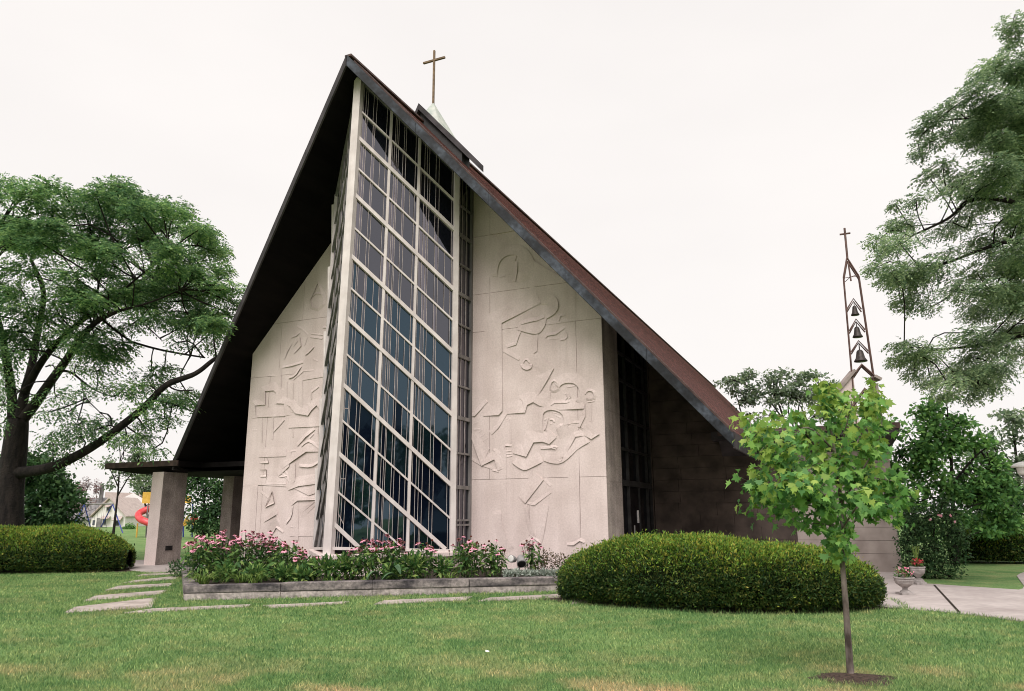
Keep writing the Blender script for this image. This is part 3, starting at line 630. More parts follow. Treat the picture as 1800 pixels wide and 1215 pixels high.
for sg in (1, -1):
    nrm = fnorm(sg)
    # panes: one quad per cell with a slight tilt of its own
    mb = MB(); lead = MB()
    cols = [0, SV[0], SV[1], 1]
    bounds = [(30, 30)]+[(b[0], b[1]) for b in BARS]+[(-30, -30)]
    for i in range(len(bounds)-1):
        (u0, u1), (l0, l1) = bounds[i], bounds[i+1]
        for j in range(3):
            s0, s1 = cols[j], cols[j+1]; pts = []
            K = 4; tops = []; bots = []
            for k in range(K+1):
                s = s0+(s1-s0)*k/K; zt = min(u0+(u1-u0)*s, ztop(s, sg)); zb = max(l0+(l1-l0)*s, zsill(s))
                if i == len(bounds)-2: zb = zsill(s)
                tops.append((s, zt)); bots.append((s, zb))
            ok = [(a, b) for a, b in zip(tops, bots) if a[1] > b[1]+.01]
            if len(ok) < 2: continue
            loop = [a for a, b in ok]+[b for a, b in reversed(ok)]
            tilt = RG.normal(size=3)*np.array([.010, .010, .0])
            sc = np.mean([p[0] for p in loop]); zc = np.mean([p[1] for p in loop])
            # cames: irregular verticals, glass strips between, own tint plus painted reflection by height
            fr = [.06, .15, .23, .29, .46, .54, .88]; fr = [f+RG.normal()*.010 for f in fr]
            if RG.random() < .3: fr.append(.72)
            fr = sorted(fr); cuts = [0]+fr+[1]; zmid = (tops[2][1]+bots[2][1])/2
            for q in range(len(cuts)-1):
                sa, sb = s0+(s1-s0)*cuts[q], s0+(s1-s0)*cuts[q+1]; qs = []
                f_t = lambda s: min(u0+(u1-u0)*s, ztop(s, sg)); f_b = lambda s: max(l0+(l1-l0)*s, zsill(s)) if i < len(bounds)-2 else zsill(s)
                if f_t(sa) < f_b(sa)+.005 and f_t(sb) < f_b(sb)+.005: continue
                qs = [(sa, f_b(sa)), (sb, f_b(sb)), (sb, max(f_t(sb), f_b(sb)+.002)), (sa, max(f_t(sa), f_b(sa)+.002))]
                tl2 = tilt+RG.normal(size=3)*.004
                p4 = [fp_(s, z, sg)+nrm*((s-sc)*3.2*tl2[0]+(z-zc)*tl2[1]) for s, z in qs]
                narrow = cuts[q+1]-cuts[q] < .11
                hz = zmid+RG.normal()*.45+(np.mean([s0, s1])-.5)*1.2
                mi = (1 if narrow and RG.random() < .75 else 0) if hz > 7.2 else ((3 if narrow and RG.random() < .6 else 2) if hz > 3.6 else (4 if RG.random() < .7 else 2))  # teal and deep tints paint the darker reflection into lower panes
                mb.add(p4, [(0, 1, 2, 3) if sg > 0 else (3, 2, 1, 0)], mi)
            for f in fr:
                s = s0+(s1-s0)*f
                z1_ = min(u0+(u1-u0)*s, ztop(s, sg)); z0_ = max(l0+(l1-l0)*s, zsill(s))
                if z1_-z0_ < .1: continue
                lead.bar(fp_(s, z0_, sg)+nrm*.02, fp_(s, z1_, sg)+nrm*.02, .011, .012, fp_(1, 5, sg)-fp_(0, 5, sg))
            if RG.random() < .3 and i > 9:
                a, b = sorted(RG.choice(3, 2, replace=False)+1); sa, sb = s0+(s1-s0)*fr[a], s0+(s1-s0)*fr[b]
                zz = (l0+(l1-l0)*sa)*.6+(u0+(u1-u0)*sa)*.4
                if zz > zsill(sa)+.1: lead.bar(fp_(sa, zz, sg)+nrm*.02, fp_(sb, zz-.25*(1 if i % 2 else 0), sg)+nrm*.02, .012, .017, nrm)
    gz = cb('glazing', mb, ['glass', 'glass_b', 'glass_teal', 'glass_teal_b', 'glass_deep'], BAY)
    cb('leading', lead, 'lead', gz)
    for z0, z1, hv in BARS:
        r_ = seg_clip(z0, z1, sg)
        if not r_: continue
        sa, sb = r_; mb = MB(); wdt = .098 if hv else .045
        mb.bar(fp_(sa, z0+(z1-z0)*sa, sg)+nrm*(.03 if hv else .025), fp_(sb, z0+(z1-z0)*sb, sg)+nrm*(.03 if hv else .025), .13 if hv else .08, wdt, nrm)
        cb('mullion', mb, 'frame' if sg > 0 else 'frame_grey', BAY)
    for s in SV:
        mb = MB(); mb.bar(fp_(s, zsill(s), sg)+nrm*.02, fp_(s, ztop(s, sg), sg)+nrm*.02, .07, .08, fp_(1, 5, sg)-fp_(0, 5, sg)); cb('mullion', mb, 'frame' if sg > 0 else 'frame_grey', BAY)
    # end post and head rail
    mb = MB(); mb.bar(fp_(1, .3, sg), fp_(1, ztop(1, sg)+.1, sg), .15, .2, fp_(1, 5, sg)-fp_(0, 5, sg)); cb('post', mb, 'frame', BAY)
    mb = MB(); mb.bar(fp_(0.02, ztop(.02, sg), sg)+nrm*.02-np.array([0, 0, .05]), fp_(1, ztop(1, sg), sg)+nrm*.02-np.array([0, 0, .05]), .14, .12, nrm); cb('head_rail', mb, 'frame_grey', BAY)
    mb = MB(); mb.bar(fp_(0, zsill(0)-.03, sg)+nrm*.03, fp_(1, zsill(1)-.03, sg)+nrm*.03, .16, .07, nrm); cb('sill', mb, 'frame', BAY)
mb = MB(); mb.bar(PA0-np.array([0, .03, .45]), PA1+np.array([0, -.03, .12]), .24, .16, (1, 0, 0)); cb('post', mb, 'frame', BAY)
# side returns of the prow
for sg in (1, -1):
    tB = fp_(1, 5, sg)[0]; mb = MB(); zt = sof(tB)-.02
    mb.add([(tB, -1.0, .3), (tB, 0, .3), (tB, 0, zt), (tB, -1.0, zt)], [(0, 1, 2, 3) if sg > 0 else (3, 2, 1, 0)])
    gz = cb('return_glazing', mb, 'glass', BAY)
    mb = MB()
    for vv in (-.78, -.62, -.36): mb.bar((tB+sg*.015, vv, .5), (tB+sg*.015, vv, zt), .02, .016, (0, 1, 0))
    cb('leading', mb, 'lead', gz)
    mb = MB(); mb.bar((tB+sg*.01, -.05, .3), (tB+sg*.01, -.05, zt), .1, .12, (0, 1, 0))
    for z0, z1, hv in BARS:
        if .9 < z1 < zt-.1: mb.bar((tB+sg*.012, -.93, z1), (tB+sg*.012, -.1, z1), .10 if hv else .05, .09, (0, 0, 1))
    for zz in (1.35,): mb.bar((tB+sg*.012, -.93, zz), (tB+sg*.012, -.1, zz), .05, .09, (0, 0, 1))
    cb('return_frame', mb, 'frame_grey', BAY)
# staggered flashing strips down the left edge
zz = np.linspace(.9, 11.2, 6)
for i in range(5):
    a, b = zz[i], zz[i+1]; p0, p1 = fp_(1, a, -1), fp_(1, b, -1); mb = MB()
    mb.extr([(p0[0]-.03, -1.06, a), (p1[0]-.03, -1.06, b), (p1[0]-.17, -1.06, b)], (0, .05, 0)); cb('edge_strip', mb, 'frame', BAY)
# stone plinth under the prow
mb = MB(); pl = [(7.36, -.02), (7.36, -1.12), (c_, -3.62), (11.92, -1.12), (11.92, -.02)]
mb.extr([(p[0], p[1], -.1) for p in reversed(pl)][::-1], (0, 0, .66)); cb('plinth', mb, 'stone', bevel=.02)
pl2 = [(7.30, -.03), (7.30, -1.18), (c_, -3.74), (11.98, -1.18), (11.98, -.03)]
mb = MB(); mb.extr([(p[0], p[1], .563-.0*p[0]) for p in pl2], (0, 0, .12)); cb('plinth_cap', mb, 'stone', bevel=.02)

# side screens behind the cheeks, nave walls
for sg in (1, -1):
    t = c_+sg*w_; ti = t-sg*.25; zt = sof(t)-.01
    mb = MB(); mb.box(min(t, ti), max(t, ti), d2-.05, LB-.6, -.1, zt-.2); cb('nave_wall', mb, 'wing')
    SC = thing('side_screen', None, None, (0, 0, 0)); SC.parent = CH
    tg = t-sg*.1; mb = MB(); mb.add([(tg, d1-.05, 0), (tg, d2, 0), (tg, d2, zt), (tg, d1-.05, zt)], [(0, 1, 2, 3) if sg > 0 else (3, 2, 1, 0)]); cb('glazing', mb, 'glass_side', SC)
    mb = MB()
    for vv in (1.56, 2.31, 3.41, 4.5, 4.98): mb.bar((tg+sg*.04, vv, 0), (tg+sg*.04, vv, zt), .07, .08, (0, 1, 0))
    for z, h_ in ((2.47, .16), (3.42, .07), (4.30, .07), (5.4, .07), (6.2, .07)): mb.bar((tg+sg*.035, d1, z), (tg+sg*.035, d2, z), h_, .085, (0, 0, 1))
    cb('screen_frame', mb, 'black', SC)
    if sg > 0:
        mb = MB(); mb.box(tg+.03, tg+.055, 2.42, 3.30, .03, 2.36); dr = cb('door', mb, 'glass_side', SC)
        mb = MB(); mb.box(tg+.06, tg+.07, 3.10, 3.26, 1.36, 1.72); s_ = cb('door_notice', mb, 'sign', SC); s_['label'] = 'small white notice on the dark glass door'
        mb = MB(); mb.bar((tg+.11, 2.56, .9), (tg+.11, 2.56, 1.3), .03, .03, (0, 1, 0)); cb('handle', mb, 'frame_grey', SC)

# wing wall on the right (coursed stone), flat roof
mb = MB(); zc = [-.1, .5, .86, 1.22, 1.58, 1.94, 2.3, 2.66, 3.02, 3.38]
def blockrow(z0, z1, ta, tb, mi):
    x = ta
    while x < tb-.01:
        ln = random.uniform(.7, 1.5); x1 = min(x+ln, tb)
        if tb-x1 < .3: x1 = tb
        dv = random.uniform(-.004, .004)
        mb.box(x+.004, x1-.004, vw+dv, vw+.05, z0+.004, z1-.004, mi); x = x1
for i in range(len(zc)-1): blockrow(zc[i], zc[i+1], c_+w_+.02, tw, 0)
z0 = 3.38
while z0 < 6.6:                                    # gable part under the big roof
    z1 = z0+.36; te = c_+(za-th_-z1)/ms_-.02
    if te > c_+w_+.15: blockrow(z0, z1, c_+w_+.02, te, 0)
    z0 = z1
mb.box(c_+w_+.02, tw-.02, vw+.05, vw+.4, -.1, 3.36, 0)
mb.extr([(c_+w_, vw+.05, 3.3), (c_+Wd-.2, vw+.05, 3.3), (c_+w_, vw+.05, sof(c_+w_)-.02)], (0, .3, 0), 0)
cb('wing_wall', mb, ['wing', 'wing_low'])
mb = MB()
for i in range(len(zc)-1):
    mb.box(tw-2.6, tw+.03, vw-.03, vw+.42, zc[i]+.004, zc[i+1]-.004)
cb('wing_lit_end', mb, 'wing_low')  # lighter copy of the wall stone paints its lit end beyond the eave
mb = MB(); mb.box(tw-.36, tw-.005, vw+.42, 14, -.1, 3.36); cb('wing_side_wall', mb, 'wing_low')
mb = MB(); mb.box(c_+Wd-1.2, 22.9, 4.34, 14.6, 3.78, 4.03); mb.add([(c_+Wd-1.0, 4.42, 3.775), (22.84, 4.42, 3.775), (22.60, 5.04, 3.34), (c_+Wd-1.0, 5.04, 3.34)], [(0, 1, 2, 3)])
mb.add([(22.84, 4.42, 3.775), (22.84, 14.4, 3.775), (22.60, 14.4, 3.34), (22.60, 5.04, 3.34)], [(0, 1, 2, 3)])
cb('flat_roof', mb, 'fascia_dark')
mb = MB(); mb.box(c_+Wd-1.0, 22.93, 4.31, 4.335, 3.90, 4.06); cb('roof_edge', mb, 'flash')

# porch canopy and pillars on the left
tl = c_-Wd
mb = MB(); mb.box(-2.85, tl+.35, -.02, 7.9, 3.28, 3.47); mb.box(tl+.35, 3.5, .9, 7.9, 3.28, 3.45)
mb.add([(-2.8, .02, 3.277), (tl+.3, .02, 3.277), (tl+.3, .5, 3.12), (-1.9, .5, 3.12)], [(3, 2, 1, 0)]); mb.add([(-2.8, .02, 3.277), (-1.9, .5, 3.12), (-1.9, 7.6, 3.12), (-2.8, 7.8, 3.277)], [(3, 2, 1, 0)])
mb.add([(-1.9, .5, 3.12), (3.4, .5, 3.12), (3.4, 7.6, 3.12), (-1.9, 7.6, 3.12)], [(3, 2, 1, 0)])
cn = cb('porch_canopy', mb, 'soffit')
mb = MB(); mb.box(-2.89, tl+.3, -.06, -.022, 3.30, 3.49); mb.box(-2.89, -2.853, -.02, 7.9, 3.30, 3.49); cb('canopy_edge', mb, 'flash', cn)
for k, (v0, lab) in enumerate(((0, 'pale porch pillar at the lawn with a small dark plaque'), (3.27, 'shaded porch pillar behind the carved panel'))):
    mb = MB(); mb.box(-.53, -.012, v0, v0+1.02, -.1, 3.115, k); mb.box(-.0118, 0, v0+.006, v0+1.02, -.1, 3.114, 1); p = cb('pillar', mb, ['stone', 'stone_shaded']); p['label'] = lab  # darker stone paints shade on the side face and whole rear pillar
    if k == 0:
        d = onwall(293, 958); n_ = np.array([U[0], U[1], 0]); q = tvz(plane_hit(293, 957.5, W(0, 0, 0), n_))
        mb = MB(); mb.box(.002, .02, q[1]-.14, q[1]+.14, q[2]-.075, q[2]+.075); cb('plaque', mb, 'black', p)
# pale front face slab of the first pillar already shows stone; floor band joints
# turret and cross on the ridge
TU = thing('ridge_turret', None, None, (0, 0, 0)); TU.parent = CH
zt = 14.90; wq = 1.90; vm = 1.2
for sg in (1, -1):                               # diamond in plan: ridge points front and back, eaves to a point
    q = lambda w, dz, v: (c_+sg*w, v, zt-ms_*w+dz)
    tp_ = [q(0, 0, .25), q(wq, 0, vm-.06), q(wq, 0, vm+.06), q(0, 0, 2.15)]; bt_ = [(p[0], p[1], p[2]-.23) for p in tp_]
    mb = MB(); mb.hexa(bt_, tp_) if sg > 0 else mb.hexa(bt_[::-1], tp_[::-1]); cb('turret_roof', mb, 'fascia_dark', TU)
    a_ = [q(0, -.225, .40), q(1.28, -.225, .93), q(1.28, -.225, 1.47), q(0, -.225, 2.0)]; b_ = [(p[0], p[1], p[2]-.42) for p in a_]
    mb = MB(); mb.hexa(b_, a_) if sg > 0 else mb.hexa(b_[::-1], a_[::-1]); cb('louvre_wall', mb, 'black', TU)
mb = MB(); hb = .62; mb.add([(c_-hb, 1.2-hb, 14.15), (c_+hb, 1.2-hb, 14.15), (c_+hb, 1.2+hb, 14.15), (c_-hb, 1.2+hb, 14.15), (c_, 1.2, 15.45)], [(0, 1, 4), (1, 2, 4), (2, 3, 4), (3, 0, 4)]); cb('cross_base', mb, 'patina', TU)
mb = MB(); mb.bar((c_, 1.2, 15.2), (c_, 1.2, 17.44), .062, .062, (1, 0, 0)); mb.bar((c_-.43, 1.2, 17.06), (c_+.43, 1.2, 17.06), .062, .07, (0, 0, 1)); cb('cross', mb, 'gilt', TU)

# ================================================================== BELL TOWER
BT = thing('bell_tower', 'slim steel bell tower with three bells and cross behind the flat roof', 'bell tower', (*at(1515, 900, 27)[:2], 0))
def b3(x, y, Y=27.0): return at(x, y, Y)
fr_dv = np.array([V[0], V[1], 0])*.42
for k, o in enumerate((np.zeros(3), fr_dv)):
    mb = MB()
    lt = [b3(1501, 725)+o, b3(1497, 665)+o, b3(1484, 493)+o, b3(1490, 460)+o]; rt = [b3(1539, 700)+o, b3(1535, 665)+o, b3(1511, 492)+o, b3(1491, 460)+o]
    # stand the rails on the ground
    lt = [np.array([lt[0][0]+.06, lt[0][1], 0])]+lt; rt = [np.array([rt[0][0]+.06, rt[0][1], 0])]+rt
    mb.tube(lt, .032, 4); mb.tube(rt, .032, 4)
    cb_ = build('rail_pair', mb, 'towerwood', BT)
def chev(xl, yl, xa, ya, xr, yr, r=.05):
    for o in (np.zeros(3), fr_dv):
        mb = MB(); mb.tube([b3(xl, yl)+o, b3(xa, ya)+o, b3(xr, yr)+o], r, 4); build('chevron', mb, 'towerwood', BT)
for xl, yl, xa, ya, xr, yr in ((1489, 550, 1501, 531, 1515, 550), (1493, 588, 1505, 567, 1521, 586), (1496, 625, 1509, 605, 1527, 624), (1498, 668, 1514, 647, 1542, 672)):
    chev(xl, yl, xa, ya, xr, yr, (.027 if xr < 1540 else .045))
for (x, ytop, ybot, hw) in ((1503, 541, 558, 7), (1507, 578, 597, 8.5), (1512, 619, 640, 11)):
    a = b3(x, ytop)+fr_dv/2; b = b3(x+1, ybot)+fr_dv/2; H = a[2]-b[2]; rr = hw/1300*27
    mb = MB(); mb.lathe([(rr*1.02, 0), (rr, H*.08), (rr*.72, H*.3), (rr*.58, H*.62), (rr*.5, H*.85), (rr*.3, H*.97), (rr*.1, H*1.0), (rr*.08, H*1.45)], b, 14)
    bl = build('bell', mb, 'bell', BT, smooth=True)
mb = MB(); a, b = b3(1491, 460), b3(1486.5, 407); mb.tube([a, b], .04, 6); q = b3(1487.3, 417); dx = np.array([U[0], U[1], 0])*.19; mb.tube([q-dx, q+dx], .035, 6); build('cross', mb, 'towerwood', BT)
mb = MB(); a, b = b3(1492, 465), b3(1497, 500); mb.tube([a, b], .03, 6); q = b3(1496, 493); mb.tube([b3(1484, 495), q, b3(1511, 492)], .012, 4); mb.tube([b3(1484, 498)+fr_dv, q, b3(1511, 488)], .012, 4); build('finial', mb, 'towerwood', BT)
# stone pylon with sloped coping on the left, slim leg on the right
pl = [b3(1472, 694), b3(1499, 664), b3(1506, 745), b3(1478, 760)]
g0 = np.array([pl[3][0]-.05, pl[3][1], 0]); g1 = np.array([pl[2][0]+.15, pl[2][1], 0])
mb = MB(); mb.extr([pl[0], g0, g1, pl[1]][::-1], np.array([V[0], V[1], 0])*.35); build('stone_pylon', mb, 'stone', BT)
mb = MB(); mb.bar(b3(1469, 692)+fr_dv*.3, b3(1499, 657)+fr_dv*.3, .10, .42, (0, 0, 1)); build('pylon_coping', mb, 'wing_low', BT)
mb = MB(); q = b3(1540, 680); mb.bar(np.array([q[0]+.08, q[1]+.2, 0]), q+np.array([0, .2, 0]), .16, .3, (1, 0, 0)); mb.bar(b3(1533, 668)+fr_dv*.3, b3(1544, 674)+fr_dv*.3, .10, .5, (0, 0, 1)); build('stone_leg', mb, 'wing_low', BT)
mb = MB()
for o in (np.zeros(3),): mb.tube([b3(1484, 738)+o, b3(1520, 690)+o, b3(1548, 716)+o], .06, 4)
build('chevron', mb, 'towerwood', BT)

# ================================================================== TREES AND HEDGES
LIMBK = .54
def limb(mb, pts, r0, r1, n=8, jit=.05):
    P = [np.array(p, float) for p in pts]; Q = smooth_pl3(P, 2); k = len(Q)
    rad = [(r0+(r1-r0)*(i/(k-1))**.85)*LIMBK for i in range(k)]
    mb.tube(Q, rad, n)
def smooth_pl3(p, it=1):
    for _ in range(it):
        q = [p[0]]
        for i in range(len(p)-1): q += [p[i]*.75+p[i+1]*.25, p[i]*.25+p[i+1]*.75]
        p = q+[p[-1]]
    return p
def twigs(mb, pads, anchors, r=.022, n=4, frac=1.0):
    A = np.array(anchors)
    for P, rad, cnt in pads:
        if RG.random() > frac: continue
        d = np.linalg.norm(A-P, axis=1); a = A[np.argmin(d+RG.random(len(A))*.3)]
        mid = (a+P)/2+RG.normal(size=3)*.12*np.linalg.norm(P-a)+np.array([0, 0, .08*np.linalg.norm(P-a)])
        pp = smooth_pl3([a, mid, np.array(P)], 1); mb.tube(pp, [r*1.6]+[r]*(len(pp)-2)+[r*.5], n, cap=False)
        for _ in range(5):
            q, dd = pad_points(P, np.array(rad)*.9, 1, .4); mb.tube([np.array(P), (np.array(P)+q[0])/2+np.array([0, 0, .04]), q[0]], [r*.6, r*.45, r*.2], 3, cap=False)
def crown_fronds(pads, cen, size, k=5, outw=.8, droop=.35, dens=1.0, spread=1.2):
    out = []
    for P, rad, cnt in pads:
        cnt = int(cnt*dens); pts, d = pad_points(P, np.array(rad)*spread, cnt, .6)
        D = d*np.array([1, 1, .35])+outw*unit(pts-np.array(cen))*np.array([1, 1, .3])+RG.normal(size=pts.shape)*.45-np.array([0, 0, droop])
        out.append(fronds(pts, D, RG.uniform(.7, 1.25, len(pts))*size, k))
    return np.concatenate(out, 0)

# ---- big locust on the left
def z2(x, y): return (x/2.25, 290+y/2.25)
YL = 27.0
base = at(22, 905, YL); base[2] = 0
LT = thing('locust_tree', 'big dark-trunked locust with feathery crown overhanging left of the church', 'tree', base)
tp = lambda x, y, dY=0: at(*z2(x, y), YL+dY)
mb = MB(); anchors = []
def LB_(pts, r0, r1, n=8):
    P = [tp(*q) for q in pts]; limb(mb, P, r0, r1, n); anchors.extend(smooth_pl3([np.array(p) for p in P], 2)[2:])
P = [base+np.array([-.1, 0, 0]), base+np.array([-.02, 0, .5]), tp(32, 1290), tp(45, 1190), tp(58, 1080), tp(68, 990)]
mb.tube(smooth_pl3(P, 1), [.66, .60, .52, .46, .44, .43, .42, .41, .40, .38, .36, .34][:len(smooth_pl3(P, 1))], 12)
LB_([(50, 1060), (48, 960, 0), (45, 880), (25, 740, -.6), (0, 620, -1), (-30, 500, -1.2), (-60, 380, -1.5)], .42, .10)
LB_([(70, 1010), (95, 880), (125, 780, .6), (150, 640, 1.2), (180, 500, 1.6), (160, 430, 1.8), (125, 355, 2)], .38, .10)
LB_([(178, 505, 1.6), (175, 450, 1.2), (140, 380, 1)], .12, .06); LB_([(125, 355, 2), (180, 240, 2), (250, 210, 2)], .1, .03); LB_([(100, 350, 1.5), (40, 260, 0), (0, 220, -1)], .09, .03)
LB_([(75, 1000), (135, 930), (190, 850, -.8), (270, 745, -1.5), (340, 640, -2), (400, 590, -2.4), (480, 560, -2.8)], .42, .10)
LB_([(95, 880), (160, 760, -.5), (240, 670, -1), (320, 600, -1), (420, 540, -1), (520, 490, -.5)], .30, .08)
LB_([(320, 600, -1), (400, 470, 0), (380, 420, .5), (330, 330, 1)], .12, .04); LB_([(420, 540, -1), (560, 420, -1.5), (680, 330, -2)], .1, .03); LB_([(480, 560, -2.8), (600, 530, -3), (720, 480, -3)], .1, .03)
LB_([(20, 1200), (110, 1195, -.3), (200, 1180, -.8), (300, 1135, -1.2), (400, 1075, -1.6), (500, 1000, -2), (580, 935, -2.2), (650, 855, -2.5), (720, 832, -2.6), (780, 812, -2.6), (850, 752, -2.4), (900, 730, -2.2)], .40, .10)
LB_([(605, 915, -2.2), (690, 935, -2), (765, 965, -1.8)], .09, .04); LB_([(655, 850, -2.5), (690, 880, -2.6), (760, 880, -2.6)], .07, .03)
LB_([(520, 685, -1), (620, 715, -1), (720, 735, -1.2), (810, 750, -1.4)], .08, .05); LB_([(400, 590, -2.4), (470, 650, -1.6), (525, 687, -1)], .08, .06)
LB_([(540, 590, -1), (600, 640, -1.2), (640, 680, -1.2)], .05, .03)
LB_([(230, 795, -1), (280, 800, -1.2), (320, 835, -1.4), (370, 875, -1.6), (440, 900, -1.8)], .10, .03); LB_([(320, 835, -1.4), (330, 900, -1.4), (390, 960, -1.5), (430, 1000, -1.6)], .05, .02)
LB_([(180, 780, -.8), (210, 770, -.6), (220, 800, -.4)], .05, .03)
build('trunk', mb, 'bark', LT, smooth=True)
pads = []
def pad(x, y, rx, ry, n, Yv, zoomed=True):
    px, py = z2(x, y) if zoomed else (x, y); s = Yv/1300/(2.25 if zoomed else 1)
    pads.append((at(px, py, Yv), (rx*s, max(rx, ry)*s*1.2, ry*s), n))
# dense upper crown
outl = [(-60, 60), (60, 48), (110, 75), (200, 62), (250, 70), (330, 100), (420, 75), (480, 70), (560, 115), (650, 155), (720, 165), (790, 230), (840, 300), (880, 380), (880, 450), (850, 520), (880, 600), (840, 650), (720, 640), (640, 600), (520, 540), (430, 520), (300, 520), (200, 330), (100, 300), (-60, 320)]
N_ = 0
while N_ < 118:
    x, y = RG.uniform(-60, 890), RG.uniform(45, 660)
    if not in_poly(np.array([x]), np.array([y]), outl)[0]: continue
    if 60 < x < 330 and 330 < y < 480 and RG.random() < .8: continue
    if RG.random() < .12: continue
    pad(x, y, RG.uniform(38, 70), RG.uniform(18, 34), int(RG.uniform(95, 165)), YL+RG.uniform(-4.5, 3.5)); N_ += 1
for x, y, rx, ry, n in ((420, 90, 50, 22, 130), (480, 75, 40, 12, 90), (540, 110, 45, 18, 100), (60, 55, 60, 14, 130), (210, 65, 50, 14, 110), (260, 90, 60, 18, 130), (700, 170, 50, 18, 110), (790, 245, 45, 20, 100), (850, 330, 40, 22, 100), (870, 400, 34, 25, 100), (870, 470, 30, 22, 70), (920, 480, 50, 20, 90), (930, 540, 40, 22, 80), (870, 560, 40, 22, 80), (850, 640, 50, 22, 90), (760, 610, 60, 28, 120), (820, 700, 40, 20, 60), (700, 690, 45, 18, 50),
                        (120, 380, 70, 28, 90), (180, 330, 70, 24, 110), (60, 400, 60, 30, 110), (210, 520, 70, 26, 110), (150, 560, 60, 26, 90), (300, 560, 70, 26, 120), (250, 640, 60, 24, 100), (60, 640, 60, 30, 130), (130, 680, 60, 26, 90), (200, 680, 60, 22, 80), (20, 720, 50, 30, 120), (340, 500, 70, 24, 110), (260, 440, 60, 18, 60), (380, 560, 60, 24, 110), (40, 500, 60, 30, 130), (300, 780, 60, 20, 60), (380, 800, 60, 20, 60), (20, 860, 24, 40, 70),
                        # fringe in the middle
                        (370, 700, 80, 38, 330), (430, 740, 60, 28, 220), (330, 690, 50, 30, 150), (480, 700, 40, 24, 110), (300, 640, 50, 25, 90), (400, 640, 60, 22, 120), (520, 620, 60, 24, 110), (600, 590, 60, 22, 110),
                        (20, 460, 60, 30, 130), (60, 560, 60, 35, 130), (20, 640, 50, 35, 110), (90, 480, 40, 20, 70), (30, 790, 25, 40, 90), (100, 700, 50, 25, 70), (120, 610, 50, 25, 80), (230, 590, 50, 20, 60), (270, 500, 50, 18, 60), (230, 470, 50, 18, 60), (240, 400, 50, 15, 40), (130, 420, 35, 15, 25),
                        # lower airy sprays
                        (220, 900, 60, 26, 60), (190, 960, 50, 20, 40), (300, 880, 50, 22, 50), (420, 860, 60, 24, 70), (480, 880, 50, 20, 60), (540, 860, 55, 22, 90), (600, 820, 60, 24, 110), (650, 790, 50, 22, 80), (560, 950, 60, 22, 70), (640, 920, 50, 26, 80), (700, 910, 55, 24, 110), (740, 890, 45, 22, 80), (650, 990, 50, 20, 70), (560, 1010, 50, 20, 60), (500, 1060, 60, 25, 70), (440, 1010, 40, 20, 40), (350, 990, 40, 20, 40), (380, 1030, 50, 20, 60), (300, 1010, 60, 26, 60), (250, 1050, 60, 26, 60), (320, 1060, 50, 20, 50), (210, 1090, 45, 20, 40), (260, 1130, 50, 20, 50), (200, 1060, 50, 25, 40), (560, 1060, 45, 22, 60), (600, 1110, 40, 18, 40), (270, 960, 40, 20, 30), (760, 940, 30, 15, 40), (180, 560, 60, 24, 70), (90, 400, 50, 20, 40), (0, 520, 50, 30, 100), (10, 930, 18, 30, 30), (10, 1000, 18, 20, 20)):
    pad(x, y, rx, ry, int(n*.9), YL-1.4+RG.uniform(-1.2, 1.2))
mb = MB(); twigs(mb, pads, anchors, .028, 4, .85); build('twigs', mb, 'bark', LT)
npmesh('crown', crown_fronds(pads, tp(250, 500), .28, 5, .8, .25, dens=1.35, spread=1.35), 4, 'locust', LT)

# ---- locust on the right, trunk out of frame
YR = 16.0
base = np.array([16.2, 17.0, 0])
RT = thing('locust_tree', 'grey-green locust whose drooping branches hang in from the right edge above the lamp', 'tree', base)
mb = MB(); anchors = []
def zr(x, y): return (1500+x/1.687, 20+y/1.687)
def RB_(pts, r0, r1, n=7):
    P = [at(*zr(q[0], q[1]), YR+(q[2] if len(q) > 2 else 0)) for q in pts]; limb(mb, P, r0, r1, n); anchors.extend(smooth_pl3(P, 2)[1:])
limb(mb, [base, base+np.array([0, 0, 2]), base+np.array([-.3, 0, 4.2]), base+np.array([-.6, -.3, 6.0]), base+np.array([-.8, -.4, 9]), base+np.array([-.9, -.4, 12])], .34, .12, 10)
B0 = (base[0]-.3, base[2])
def root(z): return base+np.array([-.4, -.1, z])
def RBr(z, pts, r0, r1):
    P = [root(z)]+[at(*zr(q[0], q[1]), YR+(q[2] if len(q) > 2 else 0)) for q in pts]; limb(mb, P, r0, r1, 7); anchors.extend(smooth_pl3(P, 2)[3:])
RBr(5.0, [(560, 600, .4), (440, 570), (380, 568), (330, 580), (300, 620), (240, 650), (170, 680)], .15, .03)
RBr(4.6, [(600, 720, .5), (480, 690), (380, 720), (280, 760), (180, 790)], .14, .03)
RBr(6.5, [(600, 420, 0), (500, 380), (420, 340), (330, 330), (250, 340)], .13, .02)
RBr(8, [(600, 250, 0), (500, 210), (420, 210)], .12, .02)
RBr(9.5, [(620, 100), (540, 60), (480, 60)], .1, .02)
RBr(4.0, [(620, 900, .3), (500, 980), (420, 1000), (320, 1010), (220, 1020), (150, 1030)], .12, .02)
RBr(4.2, [(620, 820, .8), (480, 850, .5), (380, 860), (290, 840)], .12, .02)
for q in ([(300, 640), (340, 660), (350, 630)], [(420, 1000), (390, 1060), (370, 1110)], [(330, 580), (310, 640)]): RB_(q, .03, .012)
build('trunk', mb, 'bark', RT, smooth=True)
pads = []
def padr(x, y, rx, ry, n, dY=0):
    px, py = zr(x, y); Yv = YR+dY; s = Yv/1300/1.687; pads.append((at(px, py, Yv), (rx*s, rx*s*1.3, ry*s), n))
outr = [(640, 10), (505, 140), (480, 200), (380, 250), (340, 280), (300, 330), (330, 400), (270, 430), (320, 500), (250, 540), (200, 600), (130, 640), (90, 700), (80, 780), (150, 850), (240, 870), (320, 900), (300, 960), (190, 1010), (160, 1050), (230, 1100), (300, 1130), (420, 1110), (440, 1040), (640, 1040)]
N_ = 0
